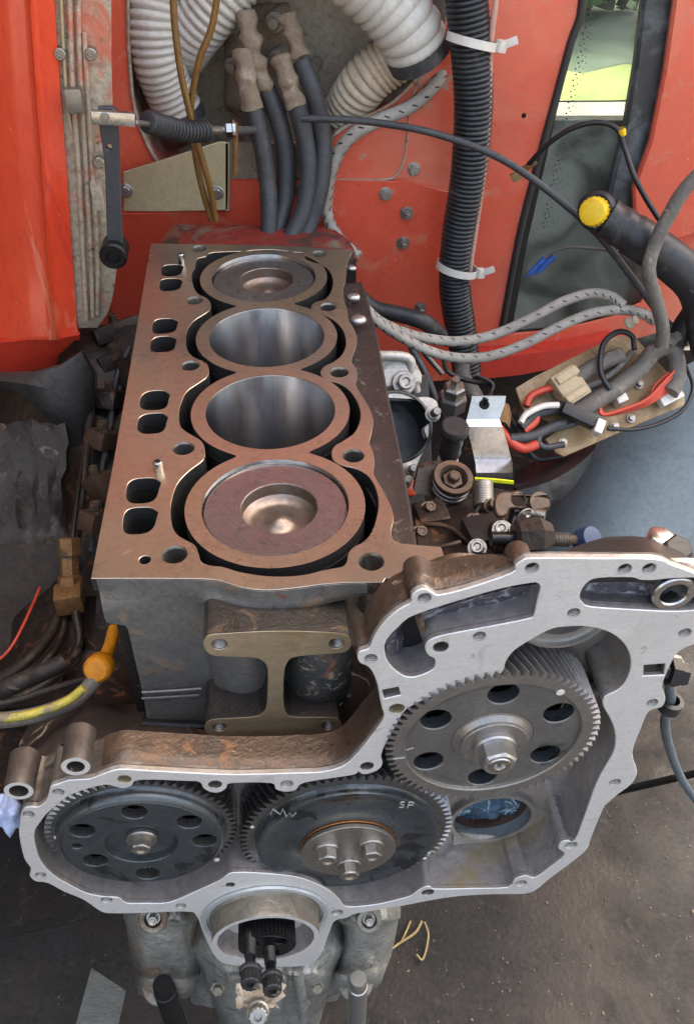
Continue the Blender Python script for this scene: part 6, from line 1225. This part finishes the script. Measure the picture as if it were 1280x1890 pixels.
# workshop floor: two slabs with an open joint between them
j0, j1 = onZ(1155, 1457, FZ), onZ(1280, 1428, FZ); jd = (j1-j0).normalized(); jn = V(-jd.y, jd.x, 0)
A0, A1 = j0-jd*4, j0+jd*3
for (a, c_, d) in ((A0-jn*.006, A1-jn*.006, -3.0), (A0+jn*.006, A1+jn*.006, 1.15)):
    ring = [a, c_, c_+jn*d, a+jn*d]
    b = MB(); b.prism(ring if d > 0 else ring[::-1], (0, 0, -.02)); o = b.build('floor_slab', 'ground_concrete', None, 30); o['kind'] = 'structure'
b = MB(); e0 = j0-jd*.12; b.prism([A0-jn*.0055, e0-jn*.0055, e0+jd*.01+jn*.0055, A0+jn*.0055], (0, 0, -.02)); o = b.build('floor_joint_fill', 'ground_concrete', None, 30); o['kind'] = 'structure'
def outy(px, py): return onZ(px, py, FZ)
yl0, yl1 = outy(1080, 172).y, outy(1080, 128).y; print('lawn', outy(1080, 222), outy(1080, 172), outy(1080, 128), outy(1080, 40), outy(1080, 25))
def strip(name, f0, f1, z, m_):
    b = MB(); xs = [-8+.25*i for i in range(80)]
    b.grid([[V(x, f0(x)+(f1(x)-f0(x))*j/6, z+.004*noise.noise(V(x*2, j, 0))) for x in xs] for j in range(7)]); o = b.build(name, m_, None, 60); o['kind'] = 'structure'
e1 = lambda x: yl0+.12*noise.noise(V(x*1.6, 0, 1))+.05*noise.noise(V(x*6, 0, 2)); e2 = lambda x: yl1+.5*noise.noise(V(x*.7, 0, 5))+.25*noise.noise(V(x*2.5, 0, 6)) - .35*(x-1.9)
strip('lawn', e1, e2, FZ-.024, 'lawn'); strip('shaded_lawn', e2, lambda x: 60, FZ-.0235, 'shaded_lawn')  # far strip is lawn too, its tree shade put into the colour
# bushes and trees beyond the lawn
def leafy(name, label, c, r, n, m_, trunk=0, cat='bush', group=None, sq=(1, 1, 1)):
    t = thing(name, label, cat, c, group); b = MB(); rn = random.Random(int(c[0]*100+c[1]*7)); ctr = Vector(c)+V(0, 0, trunk+r*sq[2]*.8)
    cl = [ctr+V(rn.uniform(-1, 1)*sq[0], rn.uniform(-1, 1)*sq[1], rn.uniform(-.9, 1)*sq[2])*r*.7 for _ in range(14)]
    for i in range(n):
        p = rn.choice(cl)+V(rn.gauss(0, 1), rn.gauss(0, 1), rn.gauss(0, 1))*r*.26
        if p.z < c[2]+.02: continue
        u, v, w = basis(V(rn.uniform(-1, 1), rn.uniform(-1, 1), rn.uniform(.1, 1))); s = r*rn.uniform(.05, .1)
        b.add([p-u*s, p+v*s*.5, p+u*s, p-v*s*.5], [(0, 1, 2, 3)])
    b.build('crown', m_, t, smooth=False)
    b = MB(); b.tube([Vector(c), Vector(c)+V(r*.05, 0, trunk*.5+.1), ctr], [r*.12, r*.09, r*.05], 8); b.build('trunk', 'bark', t)
for i in range(5):
    a = outy(1020+i*45, 46)
    leafy('bush', ('first', 'second', 'third', 'fourth', 'fifth')[i]+' bush from the left in the hedge beyond the lawn', (a.x, a.y+.4, FZ), .55, 500, 'leaf', .05, 'bush', 'bushes seen through the window')
for i in range(3):
    a = outy(1010+i*100, 36); leafy('tree', ('left', 'middle', 'right')[i]+' of the dark trees behind the hedge outside the window', (a.x, a.y+3.5, FZ), 1.7, 1600, 'leaf', 1.2, 'tree', 'trees seen through the window')
# straw on the floor
for L, w, lab in (([(1100/2.1333+200, 375/2.1333+1580), (735, 1742), (765, 1722), (778, 1700)], 5, 'long bent straw lying on the floor right of the crankcase'), ([(740, 1738), (752, 1712), (757, 1700)], 4, 'short straw crossing the bent one on the floor'), ([(783, 1702), (790, 1728), (780, 1770), (768, 1762)], 4, 'hooked straw at the right of the little straw heap')):
    P = [onZ(a, c_, FZ+.006) for a, c_ in L]; b = MB(); b.tube(cr(P, 5, False), w/2*mpp(P[0]), 6); tag(b.build('straw', 'straw', None, 60), lab, 'straw', 'straws on the floor')
b = MB(); rn = random.Random(5)
for i in range(110):
    a, c_ = rn.uniform(720, 1290), rn.uniform(1480, 1890)
    p = onZ(a, c_, FZ+.001); s = rn.choice((1, 1, 1.3, 1.8))*.0011; b.blob(p, s, .5, n=3, sq=(1, rn.uniform(.6, 1.4), .5), seed=i)
o = b.build('floor_crumbs', mat('crumbs', (.16, .135, .10), (.07, .06, .05), 60, (.8, .9), 0, 0) and 'crumbs', None, 60); o['kind'] = 'stuff'

# ------------------------------------------------------------------ unseen roof and left wall, added to shade the engine and darken its left
b = MB(); b.box((-.7, 1.75, 1.55), (4.4, 2.9, .06)); o = b.build('shade_roof', mat('shade_boards', (.16, .13, .10), (.11, .09, .07), 6, (.7, .85), 0, .2) and 'shade_boards', None); o['kind'] = 'structure'
b = MB(); b.box((-.8, 1.3, .40), (.06, 3.8, 2.2)); o = b.build('shade_wall', 'shade_boards', None); o['kind'] = 'structure'
